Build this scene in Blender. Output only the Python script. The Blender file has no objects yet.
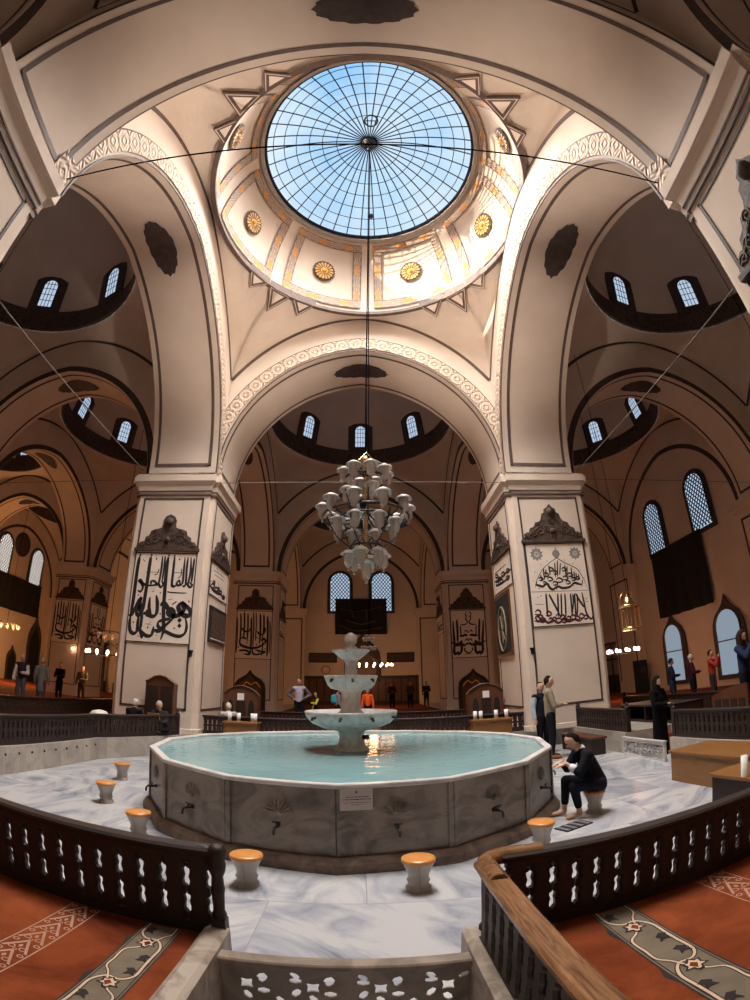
import bpy, bmesh, math, random
import numpy as np
from mathutils import Matrix, Vector
random.seed(7)
PI = math.pi
SC = bpy.context.scene
COL = SC.collection
sin, cos = math.sin, math.cos

# ------------------------------------------------------------------ mesh helpers
class MB:
    """collects geometry, then links it as ONE mesh object"""
    def __init__(s): s.v=[]; s.f=[]; s.m=[]; s.uv=[]; s.sm=[]
    def add(s, vs, fs, mi=0, uvs=None, smooth=False):
        o=len(s.v); s.v += [tuple(map(float,p)) for p in vs]
        for k,f in enumerate(fs):
            s.f.append([o+i for i in f]); s.m.append(mi); s.sm.append(smooth)
            s.uv.append([uvs[i] for i in f] if uvs else None)
        return s
    def quad(s,a,b,c,d,mi=0): return s.add([a,b,c,d],[(0,1,2,3)],mi,[(0,0),(1,0),(1,1),(0,1)])
    def box(s,x0,x1,y0,y1,z0,z1,mi=0):
        v=[(x0,y0,z0),(x1,y0,z0),(x1,y1,z0),(x0,y1,z0),(x0,y0,z1),(x1,y0,z1),(x1,y1,z1),(x0,y1,z1)]
        return s.add(v,[(0,3,2,1),(4,5,6,7),(0,1,5,4),(1,2,6,5),(2,3,7,6),(3,0,4,7)],mi)
    def obox(s,c,ax,ay,az,hx,hy,hz,mi=0):
        c=Vector(c);ax=Vector(ax)*hx;ay=Vector(ay)*hy;az=Vector(az)*hz
        v=[c-ax-ay-az,c+ax-ay-az,c+ax+ay-az,c-ax+ay-az,c-ax-ay+az,c+ax-ay+az,c+ax+ay+az,c-ax+ay+az]
        return s.add(v,[(0,3,2,1),(4,5,6,7),(0,1,5,4),(1,2,6,5),(2,3,7,6),(3,0,4,7)],mi)
    def grid(s,rows,mi=0,uv=None,smooth=True,flip=False,closed=False):
        n=len(rows);m=len(rows[0]);vs=[p for r in rows for p in r];fs=[]
        for i in range(n-1):
            for j in range(m if closed else m-1):
                k=(j+1)%m; f=(i*m+j,i*m+k,(i+1)*m+k,(i+1)*m+j)
                fs.append(f[::-1] if flip else f)
        return s.add(vs,fs,mi,[uv(i,j) for i in range(n) for j in range(m)] if uv else None,smooth)
    def lathe(s,prof,seg=16,c=(0,0,0),mi=0,smooth=True,cap=True,axis='z',lob=0,nl=0):
        def P(r,z,t):
            rr=r*(1+lob*cos(nl*t)) if nl else r
            if axis=='z': return (c[0]+rr*cos(t),c[1]+rr*sin(t),c[2]+z)
            if axis=='y': return (c[0]+rr*cos(t),c[1]+z,c[2]+rr*sin(t))
            return (c[0]+z,c[1]+rr*cos(t),c[2]+rr*sin(t))
        rows=[[P(r,z,2*PI*j/seg) for j in range(seg)] for r,z in prof]
        s.grid(rows,mi,None,smooth,closed=True,flip=(axis=='y'))
        if cap:
            for idx,fl in ((0,True),(-1,False)):
                if prof[idx][0]>1e-4: s.add(rows[idx],[tuple(range(seg))[::-1] if fl!=(axis=='y') else tuple(range(seg))],mi)
        return s
    def tube(s,pts,r,seg=8,mi=0,closed=False,smooth=True,caps=True):
        pts=[Vector(p) for p in pts]; n=len(pts); rows=[]
        up=Vector((0,0,1)); prev=None
        for i,p in enumerate(pts):
            if closed: d=(pts[(i+1)%n]-pts[i-1])
            else: d=pts[min(i+1,n-1)]-pts[max(i-1,0)]
            d.normalize()
            if prev is None:
                a=d.cross(up) if abs(d.z)<.95 else d.cross(Vector((1,0,0)))
            else: a=prev-d*prev.dot(d)
            a.normalize(); b=d.cross(a); prev=a
            rr=r[i] if isinstance(r,(list,tuple)) else r
            rows.append([p+a*rr*cos(2*PI*k/seg)+b*rr*sin(2*PI*k/seg) for k in range(seg)])
        if closed: rows.append(rows[0])
        s.grid(rows,mi,None,smooth,closed=True)
        if caps and not closed:
            s.add(rows[0],[tuple(range(seg))[::-1]],mi); s.add(rows[-1],[tuple(range(seg))],mi)
        return s
    def prism(s,poly,o,ax,ay,az,d,mi=0):
        """poly (u,v) extruded by d along az from o"""
        o=Vector(o);ax=Vector(ax);ay=Vector(ay);az=Vector(az);n=len(poly)
        a=[o+ax*u+ay*v for u,v in poly]; b=[p+az*d for p in a]
        s.add(a+b,[tuple(range(n))[::-1],tuple(range(n,2*n))]+[(i,(i+1)%n,n+(i+1)%n,n+i) for i in range(n)],mi); return s
    def loft(s,loops,mi=0,caps=True,smooth=False):
        s.grid(loops,mi,None,smooth,closed=True)
        if caps:
            n=len(loops[0]); s.add(loops[0],[tuple(range(n))[::-1]],mi); s.add(loops[-1],[tuple(range(n))],mi)
        return s
    def sphere(s,c,r,seg=12,mi=0,sz=(1,1,1)):
        c=Vector(c); rows=[]
        n=max(6,seg//2)
        for i in range(n+1):
            t=PI*i/n; rr=max(sin(t),1e-3)
            rows.append([(c.x+r*sz[0]*rr*cos(2*PI*j/seg),c.y+r*sz[1]*rr*sin(2*PI*j/seg),c.z-r*sz[2]*cos(t)) for j in range(seg)])
        return s.grid(rows,mi,None,True,closed=True)
    def build(s,name,mats,parent=None,loc=None,rot=None):
        me=bpy.data.meshes.new(name); me.from_pydata(s.v,[],s.f)
        if not isinstance(mats,(list,tuple)): mats=[mats]
        for m in mats: me.materials.append(m)
        me.polygons.foreach_set('material_index',s.m); me.polygons.foreach_set('use_smooth',s.sm)
        if any(u is not None for u in s.uv):
            L=me.uv_layers.new(name='UVMap'); k=0
            for f,u in zip(s.f,s.uv):
                for i in range(len(f)):
                    if u: L.data[k].uv=u[i]
                    k+=1
        me.update()
        o=bpy.data.objects.new(name,me); COL.objects.link(o)
        if parent: adopt(o,parent)
        if loc: o.location=loc
        if rot: o.rotation_euler=rot
        return o
def tag(o,label,cat,group=None,kind=None):
    if label: o['label']=label
    if cat: o['category']=cat
    if group: o['group']=group
    if kind: o['kind']=kind
    return o
def thing(name,label,cat,loc=(0,0,0),rz=0,group=None,kind=None):
    o=bpy.data.objects.new(name,None); COL.objects.link(o); o.empty_display_size=.1
    o.location=loc; o.rotation_euler=(0,0,rz)
    return tag(o,label,cat,group,kind)
CH={}
def adopt(o,p):
    o.parent=p; CH.setdefault(p.name,[]).append(o)
def kids(o): return list(CH.get(o.name,[]))
def dup(o,loc=None,rz=None,label=None,group=None,parent=None,scale=None):
    ks=kids(o); c=o.copy(); COL.objects.link(c)
    if parent is not None: adopt(c,parent)
    for k in ks: dup(k,parent=c)
    if loc is not None: c.location=loc
    if rz is not None: c.rotation_euler=(0,0,rz)
    if label: c['label']=label
    if group: c['group']=group
    if scale: c.scale=scale
    return c
def struct(o): o['kind']='structure'; return o
def catmull(pts,n=6,closed=False):
    P=[np.array(p,float) for p in pts]; out=[]
    N=len(P)
    for i in range(N if closed else N-1):
        p0=P[i-1] if (i>0 or closed) else P[0]; p1=P[i]; p2=P[(i+1)%N]; p3=P[(i+2)%N] if (i+2<N or closed) else P[-1]
        for k in range(n):
            t=k/n; out.append(.5*((2*p1)+(-p0+p2)*t+(2*p0-5*p1+4*p2-p3)*t*t+(-p0+3*p1-3*p2+p3)*t**3))
    if not closed: out.append(P[-1])
    return out

# ------------------------------------------------------------------ materials
def mat(name):
    m=bpy.data.materials.new(name); m.use_nodes=True; nt=m.node_tree
    b=nt.nodes['Principled BSDF']; return m,nt,b
def N(nt,t,**k):
    n=nt.nodes.new(t)
    for a,v in k.items():
        if a in n.inputs: n.inputs[a].default_value=v
        else: setattr(n,a,v)
    return n
def ramp(nt,fac,stops,interp='LINEAR'):
    r=nt.nodes.new('ShaderNodeValToRGB'); r.color_ramp.interpolation=interp
    e=r.color_ramp.elements
    while len(e)<len(stops): e.new(.5)
    for x,(p,c) in zip(e,stops): x.position=p; x.color=(*c,1)
    nt.links.new(fac,r.inputs[0]); return r.outputs[0]
def coords(nt,kind='Object',scale=None):
    t=nt.nodes.new('ShaderNodeTexCoord').outputs[kind]
    if scale:
        m=nt.nodes.new('ShaderNodeMapping'); m.inputs['Scale'].default_value=scale; nt.links.new(t,m.inputs[0]); t=m.outputs[0]
    return t
def mth(nt,op,a,b=None,c=None,clamp=False):
    n=nt.nodes.new('ShaderNodeMath'); n.operation=op; n.use_clamp=clamp
    for i,x in enumerate((a,b,c)):
        if x is None: continue
        if isinstance(x,(int,float)): n.inputs[i].default_value=x
        else: nt.links.new(x,n.inputs[i])
    return n.outputs[0]
def mixc(nt,fac,a,b):
    n=nt.nodes.new('ShaderNodeMix'); n.data_type='RGBA'
    for i,x in ((0,fac),(6,a),(7,b)):
        if isinstance(x,tuple): n.inputs[i].default_value=(*x,1)
        elif isinstance(x,(int,float)): n.inputs[i].default_value=x
        else: nt.links.new(x,n.inputs[i])
    return n.outputs[2]
def bump(nt,b,h,strength=.3,dist=.02):
    n=nt.nodes.new('ShaderNodeBump'); n.inputs['Strength'].default_value=strength; n.inputs['Distance'].default_value=dist
    nt.links.new(h,n.inputs['Height']); nt.links.new(n.outputs[0],b.inputs['Normal'])
def noise(nt,vec,scale,detail=3,rough=.55,dist=0):
    n=nt.nodes.new('ShaderNodeTexNoise'); n.inputs['Scale'].default_value=scale; n.inputs['Detail'].default_value=detail
    n.inputs['Roughness'].default_value=rough; n.inputs['Distortion'].default_value=dist
    if vec is not None: nt.links.new(vec,n.inputs['Vector'])
    return n.outputs[0]
def mottled(name,c1,c2,scale=1.5,rough=.8,bs=.15,bscale=40,metal=0,spec=None):
    m,nt,b=mat(name); t=coords(nt); n=noise(nt,t,scale,4)
    nt.links.new(ramp(nt,n,[(.3,c1),(.7,c2)]),b.inputs['Base Color'])
    b.inputs['Roughness'].default_value=rough; b.inputs['Metallic'].default_value=metal
    if spec is not None: b.inputs['Specular IOR Level'].default_value=spec
    if bs: bump(nt,b,noise(nt,t,bscale,3),bs,.01)
    return m
def wood(name,c1,c2,rough=.35,scale=(1,1,8)):
    m,nt,b=mat(name); t=coords(nt,'Object',scale)
    n=noise(nt,t,3,5,.6,1.2); nt.links.new(ramp(nt,n,[(.25,c1),(.75,c2)]),b.inputs['Base Color'])
    b.inputs['Roughness'].default_value=rough; bump(nt,b,n,.12,.01); return m
def emis(name,col,s):
    m=bpy.data.materials.new(name); m.use_nodes=True; nt=m.node_tree; nt.nodes.clear()
    e=N(nt,'ShaderNodeEmission'); e.inputs[0].default_value=(*col,1); e.inputs[1].default_value=s
    o=N(nt,'ShaderNodeOutputMaterial'); nt.links.new(e.outputs[0],o.inputs[0]); return m
M={}
M['plaster']=mottled('plaster',(.66,.535,.435),(.74,.61,.505),.8,.85,.1,60)
M['dark']=mottled('dark_paint',(.045,.03,.028),(.08,.055,.05),5,.7,.1)
M['brownline']=mottled('brown_line',(.10,.065,.055),(.15,.10,.08),5,.7,.05)
M['crest']=mottled('carved_crest',(.028,.016,.012),(.12,.07,.048),7,.65,.9,14)
M['wood']=wood('dark_wood',(.012,.0055,.004),(.03,.012,.008),.55)
M['redwood']=wood('brown_wood',(.07,.022,.010),(.13,.048,.020),.4)
M['honey']=wood('honey_wood',(.50,.20,.05),(.66,.30,.09),.3,(6,6,6))
M['boxwood']=wood('box_wood',(.20,.085,.022),(.27,.12,.035),.4,(1,1,4))
M['white']=mottled('white_plastic',(.8,.78,.75),(.85,.83,.8),4,.4,0)
M['ink']=mottled('ink',(.012,.01,.012),(.02,.016,.018),5,.6,0)
M['redink']=mottled('maroon_ink',(.06,.012,.015),(.09,.02,.022),5,.6,0)
M['cream']=mottled('cream_panel',(.80,.67,.56),(.86,.74,.64),2,.8,0)
M['iron']=mottled('dark_iron',(.03,.025,.025),(.05,.04,.04),6,.45,.1,metal=.6)
M['steel']=mottled('bar_steel',(.012,.015,.03),(.02,.025,.045),6,.7,.0,metal=0,spec=.1)
M['gold']=mottled('gold_leaf',(.75,.36,.06),(.9,.5,.12),12,.4,.5,30)
M['brass']=mottled('brass',(.75,.52,.22),(.85,.62,.30),6,.22,.1,metal=1)
M['cloth']=mottled('black_cloth',(.006,.006,.007),(.018,.015,.015),5,.95,.4,25)
M['greycord']=mottled('pale_cord',(.16,.13,.11),(.2,.17,.14),5,.7,0)
M['blackcord']=mottled('black_cord',(.002,.002,.004),(.004,.004,.006),5,1,0,spec=0)
def m_carved():
    m,nt,b=mat('carved_band'); sep=N(nt,'ShaderNodeSeparateXYZ'); nt.links.new(coords(nt,'UV'),sep.inputs[0])
    u,v=sep.outputs[0],sep.outputs[1]
    fu=mth(nt,'SUBTRACT',mth(nt,'FRACT',mth(nt,'MULTIPLY',u,1.9)),.5); fv=mth(nt,'SUBTRACT',v,.5)
    r=mth(nt,'POWER',mth(nt,'ADD',mth(nt,'POWER',mth(nt,'MULTIPLY',fu,1.15),2),mth(nt,'POWER',fv,2)),.5)
    ring=mth(nt,'SINE',mth(nt,'MULTIPLY',r,19))
    dia=mth(nt,'SINE',mth(nt,'MULTIPLY',mth(nt,'ADD',mth(nt,'ABSOLUTE',fu),mth(nt,'ABSOLUTE',fv)),22))
    h=mth(nt,'ADD',mth(nt,'MULTIPLY',ring,.45),mth(nt,'MULTIPLY',dia,.35))
    c=ramp(nt,mth(nt,'MULTIPLY_ADD',h,.4,.5),[(.2,(.40,.28,.20)),(.5,(.58,.45,.35)),(.8,(.70,.57,.46))])
    nt.links.new(c,b.inputs['Base Color']); b.inputs['Roughness'].default_value=.8; bump(nt,b,h,.8,.04); return m
M['carved']=m_carved()
def m_chain():
    m,nt,b=mat('chain_border'); sep=N(nt,'ShaderNodeSeparateXYZ'); nt.links.new(coords(nt,'UV'),sep.inputs[0])
    u,v=sep.outputs[0],mth(nt,'SUBTRACT',sep.outputs[1],.5)
    ph=mth(nt,'MULTIPLY',u,2*PI*1.5)
    s=mth(nt,'MULTIPLY',mth(nt,'SINE',ph),.27)
    d1=mth(nt,'ABSOLUTE',mth(nt,'SUBTRACT',v,s)); d2=mth(nt,'ABSOLUTE',mth(nt,'ADD',v,s))
    strand=mth(nt,'LESS_THAN',mth(nt,'MINIMUM',d1,d2),.075)
    line=mth(nt,'LESS_THAN',mth(nt,'MINIMUM',d1,d2),.13)
    fr=mth(nt,'SUBTRACT',mth(nt,'FRACT',mth(nt,'MULTIPLY',u,.9)),.5)
    rr=mth(nt,'POWER',mth(nt,'ADD',mth(nt,'POWER',mth(nt,'MULTIPLY',fr,.42),2),mth(nt,'POWER',mth(nt,'MULTIPLY',v,.34),2)),.5)
    knot=mth(nt,'LESS_THAN',rr,.085); edge=mth(nt,'GREATER_THAN',mth(nt,'ABSOLUTE',v),.42)
    c=mixc(nt,line,(.46,.34,.27),(.07,.04,.03)); c=mixc(nt,strand,c,(.50,.36,.26)); c=mixc(nt,knot,c,(.62,.26,.05)); c=mixc(nt,edge,c,(.09,.055,.045))
    nt.links.new(c,b.inputs['Base Color']); b.inputs['Roughness'].default_value=.7; return m
M['chain']=m_chain()
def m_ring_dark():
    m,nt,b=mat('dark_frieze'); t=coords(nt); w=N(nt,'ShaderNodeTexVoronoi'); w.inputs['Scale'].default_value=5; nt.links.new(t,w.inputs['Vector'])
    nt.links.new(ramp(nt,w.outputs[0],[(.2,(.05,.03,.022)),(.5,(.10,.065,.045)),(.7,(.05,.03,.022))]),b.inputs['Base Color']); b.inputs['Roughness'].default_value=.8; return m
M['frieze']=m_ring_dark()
def m_marble(name,c1,c2,c3,tile=None,vs=1.2,rough=.18,stretch=(1,1,1)):
    m,nt,b=mat(name); t=coords(nt,'Object')
    vec=t
    if tile:
        mp=N(nt,'ShaderNodeMapping'); mp.inputs['Rotation'].default_value=(0,0,.0); nt.links.new(t,mp.inputs[0])
        br=N(nt,'ShaderNodeTexBrick'); br.offset=.37; br.offset_frequency=2; br.squash=.7; br.squash_frequency=3
        br.inputs['Scale'].default_value=1; br.inputs['Brick Width'].default_value=tile[0]; br.inputs['Row Height'].default_value=tile[1]
        br.inputs['Mortar Size'].default_value=.006; br.inputs['Color1'].default_value=(0,0,0,1); br.inputs['Color2'].default_value=(1,1,1,1); br.inputs['Mortar'].default_value=(.5,.5,.5,1)
        nt.links.new(mp.outputs[0],br.inputs[0])
        bw=N(nt,'ShaderNodeRGBToBW'); nt.links.new(br.outputs[0],bw.inputs[0]); tone=bw.outputs[0]
        # each slab has its own vein direction
        vr=N(nt,'ShaderNodeVectorRotate'); vr.rotation_type='Z_AXIS'; nt.links.new(t,vr.inputs[0]); nt.links.new(mth(nt,'MULTIPLY',tone,9.0),vr.inputs['Angle'])
        off=N(nt,'ShaderNodeVectorMath'); off.operation='ADD'; nt.links.new(vr.outputs[0],off.inputs[0])
        cmb=N(nt,'ShaderNodeCombineXYZ'); nt.links.new(mth(nt,'MULTIPLY',tone,37.),cmb.inputs[0]); nt.links.new(mth(nt,'MULTIPLY',tone,11.),cmb.inputs[1]); nt.links.new(cmb.outputs[0],off.inputs[1]); vec=off.outputs[0]
    mp2=N(nt,'ShaderNodeMapping'); mp2.inputs['Scale'].default_value=stretch; nt.links.new(vec,mp2.inputs[0])
    n=noise(nt,mp2.outputs[0],vs,6,.6,1.6)
    c=ramp(nt,n,[(.28,c3),(.44,c2),(.56,c1),(.75,c1)])
    if tile:
        c=mixc(nt,mth(nt,'MULTIPLY',mth(nt,'POWER',mth(nt,'FRACT',mth(nt,'MULTIPLY',tone,7.3)),3),.55),c,c3)
        c=mixc(nt,mth(nt,'MULTIPLY',br.outputs['Fac'],.6),c,(.25,.24,.24))
    nt.links.new(c,b.inputs['Base Color']); b.inputs['Roughness'].default_value=rough; return m
M['floor']=m_marble('slab_marble',(.50,.485,.485),(.37,.375,.405),(.18,.19,.24),(2.3,1.35),.6,.25,(1,2.6,1))
M['marble']=m_marble('white_marble',(.66,.63,.60),(.55,.52,.50),(.40,.38,.37),None,1.5,.3)
M['court']=m_marble('beige_marble',(.46,.40,.34),(.38,.33,.28),(.27,.235,.21),(1.6,.6),1.5,.35)
M['pool']=m_marble('grey_pool_marble',(.27,.23,.195),(.18,.152,.128),(.075,.062,.05),None,1.6,.4,(1,1,1.6))
M['plinth']=m_marble('brown_plinth',(.22,.16,.12),(.15,.10,.075),(.07,.05,.04),None,2.5,.5)
M['bowl']=m_marble('bowl_marble',(.74,.71,.67),(.62,.59,.56),(.42,.40,.38),None,4,.3)
def m_water():
    m,nt,b=mat('pool_water'); t=coords(nt)
    n=noise(nt,t,5,3,.5,.6)
    nt.links.new(ramp(nt,noise(nt,t,.8,2),[(.3,(.17,.31,.33)),(.7,(.24,.39,.41))]),b.inputs['Base Color'])
    b.inputs['Roughness'].default_value=.06; b.inputs['IOR'].default_value=1.33; bump(nt,b,n,.25,.03); return m
M['water']=m_water()
def m_glass(name,col,mixf,rough=.05):
    m=bpy.data.materials.new(name); m.use_nodes=True; nt=m.node_tree; nt.nodes.clear()
    a=N(nt,'ShaderNodeBsdfTransparent'); a.inputs[0].default_value=(*col,1); g=N(nt,'ShaderNodeBsdfGlossy'); g.inputs['Roughness'].default_value=rough
    x=N(nt,'ShaderNodeMixShader'); x.inputs[0].default_value=mixf; o=N(nt,'ShaderNodeOutputMaterial')
    nt.links.new(a.outputs[0],x.inputs[1]); nt.links.new(g.outputs[0],x.inputs[2]); nt.links.new(x.outputs[0],o.inputs[0]); return m
M['glass']=m_glass('dome_glass',(.93,.97,1),.05)
def m_lamp():
    m=bpy.data.materials.new('lamp_glass'); m.use_nodes=True; nt=m.node_tree; b=nt.nodes['Principled BSDF']
    b.inputs['Base Color'].default_value=(.72,.62,.55,1); b.inputs['Roughness'].default_value=.12; b.inputs['Transmission Weight'].default_value=.3
    tr=N(nt,'ShaderNodeBsdfTransparent'); x=N(nt,'ShaderNodeMixShader'); x.inputs[0].default_value=.35
    nt.links.new(b.outputs[0],x.inputs[1]); nt.links.new(tr.outputs[0],x.inputs[2]); nt.links.new(x.outputs[0],nt.nodes['Material Output'].inputs[0]); return m
M['lampglass']=m_lamp()
M['pane']=emis('daylit_pane',(.62,.78,1.0),.75)
M['panelow']=emis('daylit_pane_low',(.58,.70,.85),.42)
M['panewarm']=emis('daylit_pane_pale',(1.0,.9,.82),1.2)
M['bulb']=emis('lit_bulb',(1.0,.55,.3),14)
M['bulbpink']=emis('lit_pink_bulb',(1.0,.55,.6),12)
def m_carpet():
    m,nt,b=mat('red_carpet'); t=coords(nt); n=noise(nt,t,1.6,5,.65,.5)
    nt.links.new(ramp(nt,n,[(.32,(.10,.018,.006)),(.68,(.26,.062,.02))]),b.inputs['Base Color']); b.inputs['Roughness'].default_value=.95
    b.inputs['Specular IOR Level'].default_value=.1; bump(nt,b,noise(nt,t,160,2),.5,.01); return m
M['carpet']=m_carpet()
M['taupe']=mottled('border_taupe',(.13,.10,.068),(.18,.14,.095),6,.95,.4,120)
M['cblack']=mottled('border_black',(.015,.01,.01),(.03,.02,.018),6,.95,0)
M['cbeige']=mottled('border_beige',(.50,.36,.25),(.60,.45,.32),6,.95,0)
M['cpink']=mottled('motif_pink',(.36,.19,.13),(.44,.25,.18),6,.95,0)
M['worn']=wood('worn_rail',(.05,.018,.008),(.36,.18,.08),.25,(1.0,10,10))

# ------------------------------------------------------------------ camera (fisheye lens)
def camera():
    c=bpy.data.cameras.new('camera'); o=bpy.data.objects.new('camera',c); COL.objects.link(o); SC.camera=o
    P,R,Y=.3901,-.0153,.0337
    f=Vector((sin(Y)*cos(P),cos(Y)*cos(P),sin(P))); r=Vector((cos(Y),-sin(Y),0)); u=r.cross(f)
    r2=r*cos(R)+u*sin(R); u2=u*cos(R)-r*sin(R)
    mw=Matrix(((r2.x,u2.x,-f.x),(r2.y,u2.y,-f.y),(r2.z,u2.z,-f.z))).to_4x4(); mw.translation=(-.0237,-8.3632,1.9725)
    o.matrix_world=mw
    c.type='PANO'; c.panorama_type='FISHEYE_LENS_POLYNOMIAL'; c.sensor_fit='HORIZONTAL'; c.sensor_width=7.5; c.sensor_height=10
    c.fisheye_fov=math.radians(300); c.fisheye_polynomial_k0=0
    for i,k in enumerate((0.20592807872695662,0.00676460968922887,-0.0034639016305721,0.00039706336617554953)):
        setattr(c,'fisheye_polynomial_k%d'%(i+1),-k)
    c.clip_start=.02; c.clip_end=500
camera()

M['slab']=m_marble('brown_slab',(.30,.235,.18),(.22,.17,.13),(.12,.095,.075),None,2.2,.4)
M['greystone']=mottled('grey_stone',(.30,.26,.23),(.38,.33,.29),6,.7,.2)
M['kerb']=m_marble('kerb_marble',(.40,.33,.27),(.30,.24,.19),(.17,.13,.10),None,5,.45)
SKY,SUN,DAY,EXPO=1.05,12.0,2100,0.0
SPOTW=6000
LB,LL,LR,L0,L1,LO,LN=170,180,140,80,75,1000,60
# ------------------------------------------------------------------ building: bays of 12.0 x 12.96 m on square piers
A_,C_,W_,ZC=4.64,5.12,2.72,8.4
PX,PY=2*A_+W_,2*C_+W_
NT=.15; ZP=.5
RISE=5.0
SH=.40; HC=4.93   # side faces step back by SH above the cornices; side arches spring a little inside the piers
def arch_h(t,rise=RISE):      # t in -1..1 -> height above springing (slightly pointed)
    return rise*math.sqrt(max(0,1.21-(abs(t)+.1)**2))/math.sqrt(1.2)
def arch_pts(half,n=40,off=0.0,z0=ZC,rise=RISE):
    """(s,z) along the arch, offset outward by off"""
    P=[]
    for i in range(n+1):
        th=PI*i/n; t=-cos(th); t=max(-1,min(1,t)); P.append((half*t,z0+arch_h(t,rise)))
    if not off: return P
    out=[]
    for i,(x,z) in enumerate(P):
        a=P[max(i-1,0)]; b=P[min(i+1,n)]
        dx,dz=b[0]-a[0],b[1]-a[1]
        if i==0: dx,dz=0,1
        if i==n: dx,dz=0,-1
        L=math.hypot(dx,dz); nx,nz=-dz/L,dx/L
        if abs(x)<1e-6: nx=0;nz=1
        out.append((x+nx*off,z+nz*off))
    return out
Z2B,Z2T=12.2,15.08
def h2(t):
    r=6.62; f=lambda q: math.sqrt(r*r-(A_*q+.46)**2)
    return Z2B+(Z2T-Z2B)*(f(abs(t))-f(1))/(f(0)-f(1))
RR,ZR=4.66,14.87
# plane frames of a bay's four faces: centre, axis along, inward normal, half width
FACES=[((0,C_),(1,0),(0,-1),A_),((A_,0),(0,-1),(-1,0),C_),((0,-C_),(-1,0),(0,1),A_),((-A_,0),(0,1),(1,0),C_)]
SFACES=[((0,C_+SH),(1,0),(0,-1),A_),((A_+SH,0),(0,-1),(-1,0),C_),((0,-C_-SH),(-1,0),(0,1),A_),((-A_-SH,0),(0,1),(1,0),C_)]
def ahalf(h): return HC if h==C_ else h
def fp(F,s,z,d=0):
    (cx,cy),(ax,ay),(nx,ny),h=F
    return (cx+ax*s+nx*d,cy+ay*s+ny*d,z)
def strip(mb,F,inner,outer,d,mi=0,thick=0,flip=False):
    """band between two (s,z) polylines standing d off the wall face"""
    n=len(inner); L=[0]
    for i in range(1,n): L.append(L[-1]+math.hypot(outer[i][0]-outer[i-1][0],outer[i][1]-outer[i-1][1]))
    rows=[[fp(F,*p,d) for p in inner],[fp(F,*p,d) for p in outer]]
    mb.grid(rows,mi,lambda i,j:(L[j],i),False,flip=not flip)
    if d>0:
        mb.grid([[fp(F,*p,0) for p in inner],rows[0]],mi,None,False); mb.grid([rows[1],[fp(F,*p,0) for p in outer]],mi,None,False)
def spandrel(mb,F,lines=True,carved=False):
    h=F[3]; ext=SH if F in SFACES else 0; ha=ahalf(h); P=arch_pts(ha,48); T=[p[0]/ha for p in P]
    Q=[((h+ext)*t,h2(t)) for t in T]
    mb.grid([[fp(F,*p) for p in P],[fp(F,*q) for q in Q]],0,None,False,flip=True)
    for s in (-1,1): mb.add([fp(F,s*(h+ext),ZC),fp(F,s*ha,ZC),fp(F,s*(h+ext),Z2B)],[(0,1,2)],0)
def face_lines(F,carved,parent,names=True):
    h=F[3]
    if carved:
        b=MB(); strip(b,F,arch_pts(ahalf(h),64,.10),arch_pts(ahalf(h),64,.56),.05); b.build('carved_band',M['carved'],parent)
        b=MB(); strip(b,F,arch_pts(ahalf(h),64,-.0),arch_pts(ahalf(h),64,.045),.03); strip(b,F,arch_pts(ahalf(h),64,.57),arch_pts(ahalf(h),64,.61),.02); b.build('outline',M['brownline'],parent)
    else:
        b=MB(); strip(b,F,arch_pts(ahalf(h),48,.02),arch_pts(ahalf(h),48,.26),.02); b.build('outline',M['dark'],parent)
    b=MB(); P=arch_pts(h,48)
    ee=(h+(SH if F in SFACES else 0))/h; lo=[(p[0]*.985*ee,h2(p[0]/h)-.11) for p in P]; hi=[(p[0]*ee,h2(p[0]/h)) for p in P]
    strip(b,F,lo,hi,.02); b.build('outline',M['brownline'] if carved else M['dark'],parent)
def ringpt(phi,cx=0): return Vector((cx+RR*cos(phi),RR*sin(phi),ZR))
def pend(q,s,k,cx=0,fold=True,e=0):
    """q quadrant 0..3, s 0..1 around, k 0..1 up to the ring"""
    sx,sy=[(1,1),(-1,1),(-1,-1),(1,-1)][q]
    # s: 0 = middle of the y-face, .5 corner, 1 = middle of the x-face
    if s<=.5: t=s*2; B=Vector(((A_+e)*t,C_+e,h2(t)))
    else: t=(1-s)*2; B=Vector((A_+e,(C_+e)*t,h2(t)))
    corner=math.atan2(C_,A_)
    ph=math.atan2(B.y,B.x); 
    R=Vector((RR*cos(ph),RR*sin(ph),ZR))
    a=1-cos(k*PI/2); c=sin(k*PI/2)
    p=Vector((B.x+(R.x-B.x)*a,B.y+(R.y-B.y)*a,B.z+(R.z-B.z)*c))
    if fold:
        for d0 in (-12,0,12):
            dd=abs(math.degrees(ph)-(47.8+d0))
            if dd<6:
                f=(1-dd/6)*min(1,max(0,(k-.35)/.45))*min(1,(1-k)/.12)*.16
                v=Vector((cos(ph),sin(ph),0)); p-=v*f*.0+Vector((0,0,f))*1.0
    p.x=p.x*sx+cx*c; p.y*=sy
    return p
def pendentives(parent,cx=0,fold=True):
    for q in range(4):
        b=MB(); rows=[]
        for i in range(13): rows.append([pend(q,j/48,i/12,cx,fold,0 if fold else SH) for j in range(49)])
        b.grid(rows,0,None,not fold,flip=(q%2==1)); b.build('pendentive',M['plaster'],parent)
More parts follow.
